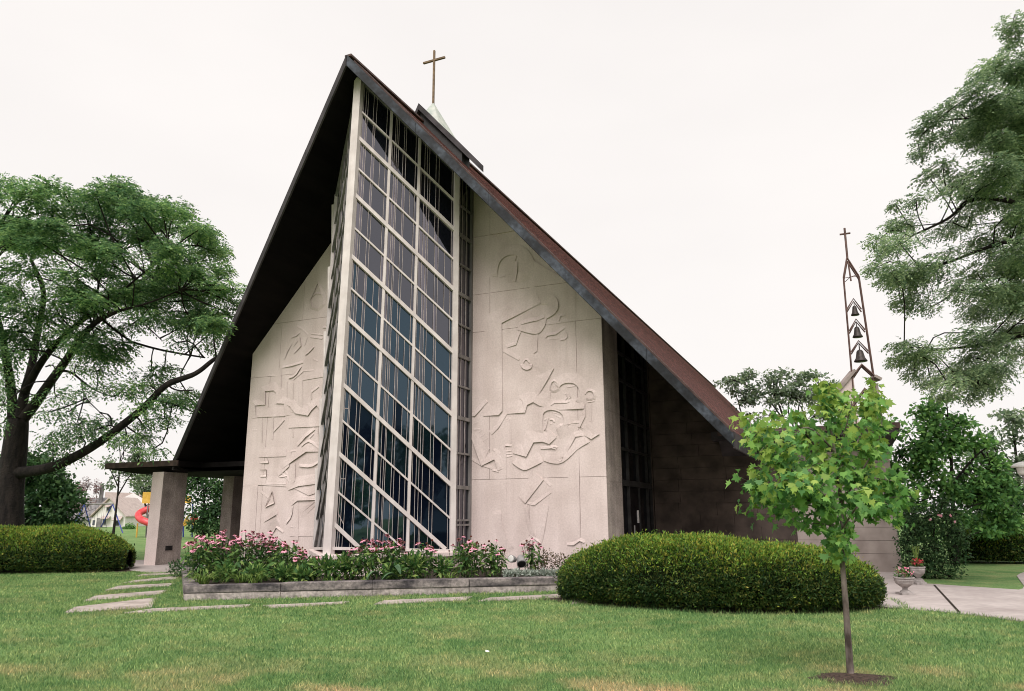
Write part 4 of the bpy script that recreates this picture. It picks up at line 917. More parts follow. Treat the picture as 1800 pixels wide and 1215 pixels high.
while N_ < 150:
    x, y = RG.uniform(80, 640), RG.uniform(20, 1130)
    if not in_poly(np.array([x]), np.array([y]), outr)[0]: continue
    edge = x < 360
    if edge and RG.random() < .42: continue
    padr(x, y, RG.uniform(28, 50), RG.uniform(13, 24), int(RG.uniform(50, 85)*(.7 if edge else 1.15)), RG.uniform(-1.8, 2.2)); N_ += 1
for x, y, rx, ry, n in ((480, 55, 25, 20, 35), (500, 90, 25, 15, 30), (470, 125, 14, 8, 10), (410, 185, 35, 18, 40), (390, 215, 30, 14, 30), (450, 170, 30, 20, 40), (260, 325, 40, 14, 40), (215, 360, 22, 10, 22), (300, 300, 40, 14, 40), (240, 400, 40, 12, 30), (205, 440, 18, 8, 16), (290, 380, 40, 14, 36), (230, 505, 28, 12, 26), (270, 470, 30, 14, 30), (130, 585, 16, 10, 10), (190, 570, 30, 14, 22), (150, 640, 35, 14, 36), (75, 690, 24, 10, 20), (110, 720, 34, 14, 34), (70, 770, 24, 12, 24), (110, 800, 28, 14, 30), (140, 870, 24, 12, 20), (180, 880, 30, 14, 24), (230, 890, 20, 12, 14), (140, 1000, 22, 8, 20), (130, 1045, 22, 10, 20), (200, 1030, 40, 14, 44), (180, 1090, 20, 10, 16), (230, 1110, 26, 12, 24), (280, 1150, 22, 10, 20), (370, 1130, 26, 14, 30), (420, 1135, 20, 10, 18), (380, 1080, 34, 16, 50), (310, 1080, 36, 16, 50), (350, 1160, 16, 8, 10)):
    padr(x, y, rx, ry, int(n*1.5), RG.uniform(-.6, .6))
mb = MB(); twigs(mb, pads, anchors, .013, 4); build('twigs', mb, 'bark', RT)
npmesh('crown', crown_fronds(pads, root(7), .17, 5, 1.0, .45, dens=3.0, spread=1.55), 4, 'locust2', RT)

NK = 2.2
# ---- generic tree from pixel-surveyed pads
def leafy(name, label, px_base, Y, trunk_px, padl, n_leaf, leaf, mat, cat='tree', group=None, r0=.2, bark='bark', twigr=.02, droop=.3, gz=0):
    b = at(px_base[0], px_base[1], Y); b[2] = gz
    t = thing(name, label, cat, b, group); mb = MB(); anch = []
    for i, pl in enumerate(trunk_px):
        P = [at(*q[:2], Y+(q[2] if len(q) > 2 else 0)) for q in pl]
        if i == 0: P = [b]+P
        rr = r0 if i == 0 else r0*.5; limb(mb, P, rr, rr*.3, 7); anch += smooth_pl3(P, 2)
    pads = []
    for x, y, rx, ry, n in padl:
        s = Y/1310*1.25; pads.append((at(x, y, Y+RG.uniform(-1, 1)*rx*s*.6), (rx*s, rx*s, ry*s), int(n*n_leaf*NK)))
    if twigr: twigs(mb, pads, anch, twigr, 3, .8)
    build('trunk', mb, bark, t, smooth=True)
    out = []
    for P, rad, n in pads:
        pts, d = pad_points(P, rad, n, .45); D = d+RG.normal(size=pts.shape)*.6-np.array([0, 0, droop]); sz = RG.uniform(.6, 1.2, n)*leaf*.8
        out.append(diamonds(pts, D, sz, sz*.62))
    npmesh('crown', np.concatenate(out, 0), 4, mat, t)
    return t
def scatter(poly, k, rx, ry, n):
    o = []; poly = np.array(poly, float); lo, hi = poly.min(0), poly.max(0)
    while len(o) < k:
        x, y = RG.uniform(lo[0], hi[0]), RG.uniform(lo[1], hi[1])
        if in_poly(np.array([x]), np.array([y]), poly)[0]: o.append((x, y, RG.uniform(*rx), RG.uniform(*ry), RG.uniform(.6, 1.3)*n))
    return o
# behind the flat roof
leafy('open_tree', 'wide open-crowned tree with bare stems showing behind the flat roof', (1385, 800), 48,
      [[(1384, 780), (1376, 740), (1370, 720), (1360, 700)], [(1378, 745), (1345, 700), (1310, 680), (1285, 672)], [(1395, 760), (1382, 725), (1390, 700), (1400, 680)], [(1412, 770), (1400, 725), (1410, 700), (1440, 685)], [(1425, 770), (1415, 735), (1395, 700)], [(1345, 775), (1352, 745), (1372, 735)], [(1310, 770), (1300, 720), (1290, 690)]],
      scatter([(1265, 670), (1300, 660), (1340, 662), (1370, 650), (1400, 655), (1440, 668), (1470, 680), (1480, 710), (1440, 725), (1400, 715), (1360, 712), (1330, 720), (1300, 715), (1275, 690)], 80, (12, 22), (5, 10), 26)
      + scatter([(1300, 700), (1370, 715), (1360, 745), (1310, 740)], 8, (9, 14), (5, 8), 9) + scatter([(1420, 700), (1470, 700), (1480, 760), (1430, 745)], 9, (9, 14), (5, 9), 24), 1.0, .32, 'bgleaf', r0=.22, twigr=.035)
# trees at the right, behind the shrubs
leafy('linden_tree', 'dense dark green linden rising behind the rounded shrub on the right', (1672, 950), 24,
      [[(1672, 900), (1670, 800), (1665, 740)], [(1670, 860), (1720, 800), (1750, 790)], [(1670, 870), (1620, 800), (1600, 780)]],
      scatter([(1560, 770), (1590, 740), (1620, 725), (1650, 705), (1680, 715), (1700, 760), (1740, 790), (1765, 830), (1775, 880), (1790, 920), (1750, 950), (1600, 950), (1560, 900)], 85, (16, 30), (10, 18), 62), 1.0, .22, 'linden', r0=.16)
leafy('shade_tree', 'far rounded shade tree at the right edge beyond the lamp', (1790, 960), 46,
      [[(1790, 900), (1785, 820), (1780, 770)], [(1786, 840), (1760, 800)]],
      scatter([(1735, 770), (1760, 735), (1800, 725), (1860, 740), (1880, 860), (1800, 900), (1725, 870), (1710, 800)], 46, (14, 26), (8, 15), 55), 1.0, .34, 'bgleaf', r0=.3)
leafy('shade_tree', 'low dark tree mass in the gap right of the linden', (1775, 960), 36, [[(1775, 920), (1770, 880)]],
      scatter([(1700, 880), (1760, 860), (1840, 880), (1850, 960), (1690, 965)], 34, (16, 28), (10, 16), 50), 1.0, .3, 'dkleaf', r0=.2)
leafy('flowering_shrub', 'rounded dark shrub with a few pink blooms behind the urns', (1640, 1030), 19.6,
      [[(1640, 1000), (1638, 950)], [(1630, 1010), (1600, 950)], [(1650, 1010), (1675, 950)]],
      scatter([(1585, 920), (1605, 893), (1640, 885), (1675, 895), (1692, 930), (1695, 980), (1685, 1015), (1660, 1030), (1600, 1022), (1582, 980)], 62, (13, 22), (11, 18), 62), 1.0, .10, 'dkleaf', cat='shrub', r0=.05, twigr=.012)
fs = bpy.data.objects['flowering_shrub']
P_ = np.array([at(x, y, 18.5) for x, y in ((1648, 913), (1652, 915), (1668, 914), (1632, 921), (1676, 925))]); 
for p_ in P_: C_ = p_+RG.normal(size=(7, 3))*.012; npmesh('bloom', diamonds(C_, RG.normal(size=(7, 3)), .06, .05), 4, 'petpink', fs)
leafy('garden_shrub', 'light green arching shrub between the rounded shrub and the clipped far hedge', (1745, 975), 25, [[(1745, 950), (1742, 930)]],
      scatter([(1700, 925), (1740, 905), (1785, 915), (1795, 945), (1700, 955)], 26, (13, 22), (6, 10), 46), 1.0, .13, 'linden', cat='shrub', r0=.04, twigr=.012)
# left background
leafy('broadleaf_tree', 'bushy dark green tree between the locust trunk and the white house', (60, 930), 40,
      [[(60, 880), (55, 830)]], scatter([(-40, 800), (30, 788), (60, 790), (95, 800), (120, 830), (130, 870), (128, 910), (110, 935), (-40, 935)], 90, (14, 26), (10, 18), 80), 1.0, .30, 'dkleaf', r0=.3)
leafy('street_tree', 'slender young tree with dark leaning trunk in front of the white house', (196, 928), 62,
      [[(197, 925), (201, 890), (206, 850), (208, 810)], [(204, 865), (225, 830), (240, 815)], [(206, 850), (190, 815)]],
      scatter([(178, 830), (188, 790), (215, 768), (250, 775), (268, 800), (262, 835), (235, 850), (205, 848), (188, 850)], 26, (10, 18), (6, 11), 30), 1.0, .36, 'bgleaf', r0=.26, twigr=.04)
leafy('street_tree', 'hazy green tree just left of the porch pillar above the slide', (262, 920), 88,
      [[(255, 890), (245, 850), (240, 830)], [(250, 860), (262, 830)]], scatter([(220, 850), (235, 820), (270, 812), (300, 830), (300, 870), (262, 862), (240, 858)], 24, (8, 15), (5, 10), 34), 1.0, .42, 'bgleaf', r0=.3, twigr=.05)
leafy('purple_plum', 'leafless-looking purple shrub tree in front of the grey roofed house', (141, 919), 105,
      [[(141, 905), (142, 880), (148, 850)], [(141, 900), (128, 870), (122, 860)], [(141, 900), (160, 870), (166, 855)], [(142, 885), (152, 850), (153, 838)], [(141, 895), (170, 885)]],
      scatter([(125, 880), (132, 850), (150, 833), (165, 850), (172, 880), (160, 900), (135, 900)], 22, (6, 12), (5, 9), 22), 1.0, .34, 'purple', r0=.14, twigr=.05)
leafy('purple_plum', 'small rust coloured tree beside the house chimney', (168, 905), 135, [[(168, 880), (167, 850)]], scatter([(162, 850), (166, 836), (172, 836), (174, 855), (168, 862)], 7, (3, 6), (3, 6), 20), 1.0, .4, 'purple', r0=.12, twigr=.04)
leafy('dense_tree', 'dark dense trees seen through the open porch between its pillars', (355, 935), 58, [[(355, 900), (357, 860)]],
      scatter([(300, 842), (340, 825), (400, 825), (440, 850), (440, 945), (335, 930), (330, 900)], 62, (13, 24), (9, 15), 60), 1.0, .36, 'dkleaf', r0=.3)
leafy('garden_shrub', 'small round bright green shrub at the corner of the white house', (223, 929), 104, [[(223, 922), (223, 918)]], scatter([(215, 920), (223, 914), (232, 918), (231, 927), (216, 927)], 10, (4, 6), (3, 5), 50), 1.0, .3, 'linden', cat='shrub', r0=.05, twigr=0)

# ---- clipped hedges: swept rounded forms with needle tufts over a dark core
def hedge(name, label, path, halfw, H, dens, ends=(1, 1), lump=.06, leafsz=.06, dips=(), zprof=((0, .4), (.05, .8), (.1, 1), (.9, 1), (.95, .8), (1, .4))):
    zpx, zpy = [q[0] for q in zprof], [q[1] for q in zprof]; zx = np.linspace(0, 1, 101); zy = np.convolve(np.pad(np.interp(zx, zpx, zpy), 4, 'edge'), np.hanning(11)[1:-1]/np.hanning(11).sum(), 'valid')
    path = [np.array([*p, 0.]) for p in path]; Q = np.array(smooth_pl3(path, 3)); cum = np.r_[0, np.cumsum(np.linalg.norm(np.diff(Q, axis=0), axis=1))]; Lt = cum[-1]
    ph = RG.uniform(0, 6, 6)
    def S(s, a):   # s 0..1 along, a 0..pi across (front to back)
        l = s*Lt; x = np.interp(l, cum, Q[:, 0]); y = np.interp(l, cum, Q[:, 1])
        tx = np.gradient(Q[:, 0], cum); ty = np.gradient(Q[:, 1], cum); tx = np.interp(l, cum, tx); ty = np.interp(l, cum, ty); nn = np.sqrt(tx*tx+ty*ty); tx, ty = tx/nn, ty/nn
        eL = np.clip(l/halfw, 0, 1) if ends[0] else np.ones_like(l); eR = np.clip((Lt-l)/halfw, 0, 1) if ends[1] else np.ones_like(l)
        tap = (1-(1-eL)**2.6)**.42*(1-(1-eR)**2.6)**.42
        tapz = (1-(1-eL)**2.6)**.30*(1-(1-eR)**2.6)**.30
        ca, sa = np.cos(a), np.sin(a); p = .80
        off = np.sign(ca)*np.abs(ca)**p*halfw*tap; z = np.maximum(sa, 0)**.80*H*np.interp(s, zx, zy)
        off = off*(1-.22*(1-np.clip(z/(.45*H), 0, 1))**2)           # tucked in at the foot
        lum = 1+lump*(np.sin(2.1*l+ph[0]+2*a)+.6*np.sin(4.7*l+ph[1]-3*a)+.5*np.sin(3.1*a+ph[2]+l))*.6
        for dl, da, dw, dd in dips: lum = lum-dd*np.exp(-((l-dl)/dw)**2-((a-da)/.22)**2)
        return np.stack([x+ty*off*lum, y-tx*off*lum, z*lum+.04], -1)
    nS, nA = 90, 40
    s, a = np.meshgrid(np.linspace(.001, .999, nS), np.linspace(.0, math.pi, nA), indexing='ij'); Gd = S(s.ravel(), a.ravel()).reshape(nS, nA, 3)
    cenl = np.array([np.interp(.5*Lt, cum, Q[:, 0]), np.interp(.5*Lt, cum, Q[:, 1]), 0])
    t = thing(name, label, 'hedge', cenl)
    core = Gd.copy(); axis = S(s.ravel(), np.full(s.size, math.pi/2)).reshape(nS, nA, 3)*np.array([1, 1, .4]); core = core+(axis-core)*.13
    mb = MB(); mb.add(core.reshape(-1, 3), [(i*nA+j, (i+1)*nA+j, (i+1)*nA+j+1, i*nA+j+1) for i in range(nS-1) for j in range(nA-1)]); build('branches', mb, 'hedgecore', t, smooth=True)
    # area weighted sampling
    e1 = Gd[1:, :-1]-Gd[:-1, :-1]; e2 = Gd[:-1, 1:]-Gd[:-1, :-1]; nr = np.cross(e1, e2); ar = np.linalg.norm(nr, axis=-1); pr = (ar/ar.sum()).ravel()
    n = int(ar.sum()*dens); idx = RG.choice(len(pr), n, p=pr); i, j = np.unravel_index(idx, ar.shape); f, g = RG.random(n), RG.random(n)
    sv = (i+f)/(nS-1)*.998+.001; av = (j+g)/(nA-1)*math.pi; P = S(sv, av)
    nrm = unit(nr[i, j]); mid = axis[i, j]; sgn = np.sign(((P-mid)*nrm).sum(1))[:, None]; nrm = nrm*np.where(sgn == 0, 1, sgn)
    lm = np.zeros(n)
    for fq in (2.3, 4.1, 7.5, 13.0):
        kv = RG.normal(size=(3, 3)); kv = unit(kv)*fq
        for kk in kv: lm += np.sin(P@kk*1.6+RG.uniform(0, 6))/fq
    stray = np.where(RG.random(n) < .03, RG.uniform(.02, .10, n), 0)
    P = P+nrm*(RG.normal(size=n)*.022-.02+lm*.035+stray)[:, None]
    low = (P[:, 2] < .16) & (RG.random(n) < .75-P[:, 2]*3); gap = (lm < -.75) & (RG.random(n) < .6); kp = ~(low | gap)
    P, nrm = P[kp], nrm[kp]; n = len(P)
    D = nrm*.75+RG.normal(size=(n, 3))*.55+np.array([0, 0, .35])
    sz = RG.uniform(.6, 1.45, n)*leafsz
    new = (RG.random(n) < np.clip((nrm[:, 2]-.25)*1.25, .03, .9)).astype(int)      # lighter upper faces: fresh growth plus painted top light
    npmesh('foliage', diamonds(P, D, sz, sz*.34, unit(RG.normal(size=(n, 3)))), 4, ['hedge', 'hedge_new_lit'], t, mi=new)
    return t
RHP = [(1.22, 15.8), (2.35, 14.8), (3.6, 13.95), (5.0, 13.95), (6.4, 14.5)]
hedge('clipped_hedge', 'long rounded clipped yew hedge in front of the dark wing wall on the right', RHP, 1.30, 1.20, 5200, (1, 1), .035, .056, dips=((4.3, 1.5, .45, .07), (3.6, 1.25, .35, .05)), zprof=((0, .34), (.035, .52), (.1, .72), (.2, .90), (.32, 1), (.5, .96), (.72, .90), (.86, .80), (.95, .66), (1, .36)))
LHP = [(-22, 23.0), (-18, 23.3), (-14.5, 23.75), (-11.9, 24.1)]
hedge('clipped_hedge', 'rounded clipped yew hedge in front of the locust trunk on the left', LHP, 1.5, 1.32, 2500, (0, 1), .035, .075, zprof=((0, 1), (.66, 1), (.82, .95), (.92, .82), (.97, .66), (1, .4)))
hedge('clipped_hedge', 'low dark clipped hedge on the far right beyond the lawn strip', [(14.6, 26.0), (16.2, 25.4), (19, 25.0), (22, 24.6)], .9, 1.05, 1300, (1, 1), .05, .09)
# bare earth skirts under the hedges
def skirt(path, hw, name):
    Q = smooth_pl3([np.array([*p, 0.]) for p in path], 2); L_ = offset([q[:2] for q in Q], hw); R_ = offset([q[:2] for q in Q], -hw)
    poly = [np.array([*p, 0]) for p in L_]+[np.array([*p, 0]) for p in reversed(R_)]
    e0 = unit(Q[0]-Q[1]); e1 = unit(Q[-1]-Q[-2]); poly.insert(len(L_), np.array([*(Q[-1]+e1*hw*.8)[:2], 0])); poly.append(np.array([*(Q[0]+e0*hw*.6)[:2], 0]))
    mb = MB(); c0 = [(float(np.mean([p[0] for p in poly])), float(np.mean([p[1] for p in poly])), .012)]
    pts = [(p[0]+RG.normal()*.03, p[1]+RG.normal()*.03, .012) for p in poly]
    mb.add(pts, [tuple(range(len(pts)))]); EXCL.append(np.array(poly)); return struct(build(name, mb, 'mulch'))
skirt(RHP, 1.02, 'hedge_mulch'); skirt(LHP, 1.1, 'hedge_mulch')

# ---- maple sapling
MBs = G(1490, 1198); MBs[2] = 0
MP = thing('maple_sapling', 'young staked-straight maple sapling with bright lobed leaves on the front lawn', 'tree', MBs)
MP['label'] = 'slender young maple with bright green lobed leaves on the front lawn'
YM = MBs[1]; mp = lambda x, y, d=0: at(x, y, YM+d)
mb = MB(); stem = [MBs-np.array([0, 0, .05]), MBs+np.array([0, 0, .06]), mp(1485, 1120), mp(1481, 1050), mp(1476, 985), mp(1478, 930), mp(1474, 870), mp(1466, 800), mp(1455, 740), mp(1446, 695)]
Q = smooth_pl3(stem, 1); rr = [.05, .045]+list(np.linspace(.036, .006, len(Q)-2)); mb.tube(Q, rr, 10)
br = [[(1476, 985), (1466, 960, -.05), (1464, 930, -.1), (1420, 860, -.25), (1350, 800, -.35), (1318, 765, -.4)], [(1478, 940), (1520, 905, .15), (1560, 870, .2), (1585, 860, .25)], [(1477, 920), (1430, 895, .2), (1370, 880, .3), (1330, 860, .35)], [(1475, 890), (1510, 840, -.2), (1545, 780, -.3), (1550, 740, -.3)], [(1474, 870), (1440, 800, .3), (1400, 750, .35), (1385, 740, .3)],
      [(1470, 830), (1510, 780, .3), (1530, 720, .3)], [(1466, 800), (1420, 750, -.2), (1395, 770, -.3)], [(1478, 935), (1500, 900, -.4), (1520, 880, -.6)], [(1476, 900), (1440, 870, -.4), (1410, 850, -.6)], [(1474, 860), (1500, 830, .5), (1520, 810, .7)], [(1474, 850), (1440, 830, .5), (1420, 820, .7)], [(1470, 830), (1480, 780, -.4), (1490, 740, -.5)]]
tips = []
for b in br:
    P = [mp(*q) for q in b]; Qb = smooth_pl3(P, 2); mb.tube(Qb, list(np.linspace(.014, .004, len(Qb))), 5, cap=False); tips += list(Qb[2:])
tips += list(Q[8:])
lobed = np.array([(0, 0), (.16, .03), (.46, -.06), (.34, .16), (.62, .34), (.36, .40), (.40, .60), (.17, .58), (0, 1.0), (-.17, .58), (-.40, .60), (-.36, .40), (-.62, .34), (-.34, .16), (-.46, -.06), (-.16, .03)])
outm = [(1300, 735), (1330, 745), (1395, 735), (1440, 690), (1470, 700), (1540, 690), (1550, 760), (1570, 830), (1600, 880), (1590, 930), (1540, 915), (1500, 960), (1480, 990), (1440, 930), (1380, 930), (1330, 905), (1300, 850), (1330, 810), (1300, 765)]
C = []; tipa = np.array(tips); ends_ = []
while len(ends_) < 120:
    x, y = RG.uniform(1290, 1605), RG.uniform(680, 985)
    if not in_poly(np.array([x]), np.array([y]), outm)[0]: continue
    if 1405 < x < 1440 and 885 < y < 935: continue
    fx = (x-1455)/150; fy = (y-850)/140; rr_ = max(.12, 1-fx*fx*.8-fy*fy*.5); ends_.append(mp(x, y, RG.normal()*.40*math.sqrt(rr_)))
for x, y in ((1292, 840), (1300, 738), (1437, 684), (1450, 690), (1538, 682), (1598, 880), (1586, 925), (1575, 842), (1322, 765), (1405, 735), (1312, 900), (1395, 928), (1545, 905), (1480, 985), (1520, 705), (1474, 700)): ends_.append(mp(x, y, RG.normal()*.12))
for E_ in ends_:
    d = np.linalg.norm(tipa-E_, axis=1)+np.maximum(0, tipa[:, 2]-E_[2])*.8; q = tipa[np.argmin(d)]; md = (q+E_)/2+np.array([0, 0, .05])+RG.normal(size=3)*.03
    Qt = smooth_pl3([q, md, E_], 2); mb.tube(Qt, list(np.linspace(.0055, .002, len(Qt))), 4, cap=False)
    k = RG.integers(17, 29); f = RG.random(k)**.7
    for ff in f: i = min(int(ff*(len(Qt)-1)), len(Qt)-2); C.append(Qt[i]+(Qt[i+1]-Qt[i])*RG.random()+RG.normal(size=3)*np.array([.055, .055, .05]))
for t in tips:
    for _ in range(2): C.append(np.array(t)+RG.normal(size=3)*.05)
build('trunk', mb, 'bark_grey', MP, smooth=True)
C = np.array(C); n = len(C); cen = mp(1460, 840)
outd = unit(C-cen); D = outd*np.array([1, 1, .3])*.6+RG.normal(size=(n, 3))*.5-np.array([0, 0, .75]); D = unit(D)
nr = unit(outd*np.array([1, 1, .2])*.7+RG.normal(size=(n, 3))*.75+np.array([0, -.1, .8])); Sd = unit(np.cross(D, nr)); nr = np.cross(Sd, D)
sz = RG.uniform(.045, .108, n); lf = lobed
X = lf[:, 0][None, :, None]*sz[:, None, None]*Sd[:, None]+lf[:, 1][None, :, None]*sz[:, None, None]*D[:, None]+((np.abs(lf[:, 0])*.9-.1)[None, :]*RG.normal(size=(n, 1))*.5-(lf[:, 1]-.3)[None, :]**2*RG.uniform(.1, .7, (n, 1)))[:, :, None]*sz[:, None, None]*nr[:, None]
tipness = np.clip((C[:, 2]-1.75)/1.1, 0, 1)*.5+np.clip(np.linalg.norm((C-cen)/np.array([.95, .7, 1.0]), axis=1)-.75, 0, 1)*.9
npmesh('crown', (C[:, None]+X).reshape(-1, 3), 16, ['maple', 'maple_tip'], MP, mi=(RG.random(n) < tipness).astype(int))
mring = [np.array([MBs[0]+.40*math.cos(a)*(1+.15*math.sin(3*a)+.1*math.sin(7*a)), MBs[1]+.30*math.sin(a)*(1+.15*math.sin(4*a))-.10, 0]) for a in np.linspace(0, 2*math.pi, 28)[:-1]]
mb = MB(); mb.add([(p[0], p[1], .01) for p in mring]+[(MBs[0], MBs[1], .05)], [(i, (i+1) % 27, 27) for i in range(27)]); struct(build('tree_mulch', mb, 'mulch')); EXCL.append(np.array([MBs+(p-MBs)*.72 for p in mring]))

# ================================================================== FLOWER BED
def bedY(px, f): # point in the bed above pixel column px, f from the wall (0) to the church (1)
    y0 = np.interp(px, [318, 650, 983], [15.6, 16.3, 17.05]); y1 = np.interp(px, [318, 600, 800, 1060], [20.5, 17.6, 18.6, 18.9]); return y0+(y1-y0)*f
def petal_mesh(spent=False):
    mb = MB(); k = 11
    if not spent:
        for i in range(k):
            a = 2*math.pi*i/k; ca, sa = math.cos(a), math.sin(a); s = lambda r, w, z: (r*ca-w*sa, r*sa+w*ca, z)
            mb.add([s(.012, -.006, .008), s(.012, .006, .008), s(.042, .011, -.004), s(.056, .004, -.016), s(.056, -.004, -.016), s(.042, -.011, -.004)], [(0, 1, 2, 3, 4, 5)], 0)
    mb.lathe([(.020, 0), (.023, .008), (.018, .022), (.008, .031)], (0, 0, 0), 8, 1); return mb
def make_me(mb, name, mats):
    me = bpy.data.meshes.new(name); me.from_pydata(mb.v, [], mb.f); me.polygons.foreach_set('material_index', mb.m)
    for m in mats: me.materials.append(MT[m])
    return me
FM = make_me(petal_mesh(), 'flower_head', ['petal', 'cone']); SM = make_me(petal_mesh(True), 'seed_head', ['petal', 'cone'])
def coneflower(px, f, label, w, h, nst, nleaf, top=(.75, 1.05), spent=.15):
    Y = bedY(px, f); b = at(px, 950, Y); b[2] = .24
    t = thing('coneflower_clump', label, 'flowers', b, 'pink coneflower clumps in the raised bed'); mb = MB(); lv = []
    for i in range(nst):
        a = RG.uniform(0, 2*math.pi); r = math.sqrt(RG.random()); base = b+np.array([math.cos(a)*r*w*.35, math.sin(a)*r*w*.35, 0]); tip = b+np.array([math.cos(a)*r*w*.55, math.sin(a)*r*w*.5, h*RG.uniform(*top)*(1-.22*r*r)])
        mid = (base+tip)/2+RG.normal(size=3)*.03; mb.tube(smooth_pl3([base, mid, tip], 1), .0055, 3, cap=False)
        o = bpy.data.objects.new('flower_head', SM if RG.random() < spent else FM); COL.objects.link(o); o.parent = t; o.location = tuple(tip-b); s = RG.uniform(.85, 1.3); o.scale = (s, s, s); o.rotation_euler = (RG.normal()*.3+.18, RG.normal()*.3, RG.uniform(0, 6))
    build('stems', mb, 'stem', t)
    pts, d = pad_points(b+np.array([0, 0, h*.42]), (w*.56, w*.5, h*.45), nleaf, .5); pts[:, 2] = np.maximum(pts[:, 2], .26)
    D = d*np.array([1, 1, .2])+RG.normal(size=(nleaf, 3))*.5-np.array([0, 0, .35]); sz = RG.uniform(.09, .19, nleaf); npmesh('foliage', diamonds(pts, D, sz, sz*.33), 4, 'perennial', t)
    return t
CF = [(352, .30, 'coneflower clump at the far left end of the planter, beside the porch pillar', .75, .96, 30, 560), (392, .45, 'second coneflower clump from the left end of the planter', .8, 1.04, 44, 480), (432, .40, 'coneflower clump in front of the left carved panel, thick with pink heads', .8, 1.02, 44, 560), (470, .5, 'coneflower clump beside the dwarf evergreen under the left carved panel', .75, .98, 34, 480),
      (508, .30, 'coneflower clump just left of the prow post', .75, .86, 26, 480), (540, .25, 'low coneflower clump below the foot of the prow post', .6, .60, 14, 380), (640, .28, 'coneflower clump under the left part of the prow window', .75, .88, 26, 480), (682, .35, 'tall coneflower clump under the middle of the prow window', .66, .94, 26, 420), (742, .35, 'sparse coneflower clump with many dark seed heads under the right prow post', .6, .9, 12, 300),
      (818, .42, 'big coneflower clump right of the prow post', .82, .92, 26, 560), (862, .45, 'coneflower clump left of the garden floodlight, half gone to seed', .62, .82, 16, 380), (932, .62, 'small coneflower clump right of the garden floodlight', .5, .80, 13, 240)]
for px, f, lb, w, h, ns, nl in CF: coneflower(px, f, lb, w, h, ns, nl, spent=.55 if px in (742, 862) else .14)
# loose low leafy perennials between
def leafplant(name, label, px, f, w, h, n, sz, asp, mat, cat='plant', group=None, up=.2, zb=.24):
    Y = bedY(px, f); b = at(px, 950, Y); b[2] = zb; t = thing(name, label, cat, b, group)
    pts, d = pad_points(b+np.array([0, 0, h*.5]), (w*.5, w*.45, h*.5), n, .5); pts[:, 2] = np.maximum(pts[:, 2], zb+.03)
    D = d+RG.normal(size=(n, 3))*.45+np.array([0, 0, up]); s = RG.uniform(.6, 1.3, n)*sz; npmesh('foliage', diamonds(pts, D, s, s*asp), 4, mat, t)
    mb = MB()
    for i in range(10):
        q = pts[RG.integers(n)]; mb.tube([b+np.array([RG.normal()*.03, RG.normal()*.03, 0]), (b+q)/2, q], [.008, .006, .003], 3, cap=False)
    build('stems', mb, 'stem', t); return t
leafplant('dwarf_evergreen', 'dark rounded dwarf evergreen behind the pink heads under the left panel', 483, .72, .62, .86, 900, .07, .35, 'dkleaf', 'shrub')
for px, f, w, h, n, lb in ((575, .2, .8, .56, 420, 'leafy green perennial left of the broad leaved plant'), (610, .3, .7, .62, 360, 'yellowish leafy perennial beneath the corner of the prow plinth'), (720, .2, .75, .6, 420, 'bushy light green perennial below the middle of the window sill'), (775, .3, .5, .5, 260, 'low leafy perennial before the bare plinth, left of the big coneflower clump'), (690, .1, .6, .4, 260, 'low green perennial right of the broad leaved plant'), (530, .05, .5, .36, 200, 'short green perennial overhanging the planter cap'), (500, .1, .6, .42, 240, 'small leafy perennial behind the cap left of the prow post'), (450, .12, .6, .4, 240, 'short leafy perennial between the two strap leaved clumps'), (395, .15, .6, .44, 260, 'leafy perennial at the foot of the left coneflowers')):
    leafplant('leafy_perennial', lb, px, f, w, h, n, .15, .36, 'perennial', 'plant', 'leafy perennials in the raised bed')
def strapplant(px, f, label, n, ln, spread=.5):
    Y = bedY(px, f); b = at(px, 950, Y); b[2] = .24; t = thing('daylily_clump', label, 'plant', b, 'strap leaved daylily clumps'); o = []
    for i in range(n):
        a = RG.uniform(0, 2*math.pi); L_ = ln*RG.uniform(.6, 1.15); d = np.array([math.cos(a), math.sin(a), 0]); sd = np.array([-d[1], d[0], 0])*.012; p = b+d*RG.random()*.12; th = RG.uniform(1.05, 1.45); k = 6; q = [p.copy()]
        for j in range(k): p = p+(d*math.cos(th)+np.array([0, 0, 1])*math.sin(th))*L_/k; th -= RG.uniform(.3, .5); q.append(p.copy())
        for j in range(k): w0, w1 = 1-.12*j, 1-.12*(j+1)-(.25 if j == k-1 else 0); o.append([q[j]-sd*w0, q[j]+sd*w0, q[j+1]+sd*w1, q[j+1]-sd*w1])
    npmesh('leaves', np.array(o), 4, 'strap', t); return t
strapplant(358, .06, 'strap leaved daylily at the left corner of the planter', 75, .62); strapplant(448, .02, 'strap leaved daylily spilling over the planter cap', 34, .7); strapplant(425, .1, 'strap leaved daylily behind the spilling one', 40, .62); strapplant(788, .1, 'small strap leaved daylily right of the window', 34, .42); strapplant(582, .0, 'tiny strap leaved daylily at the cap below the prow post', 14, .34)
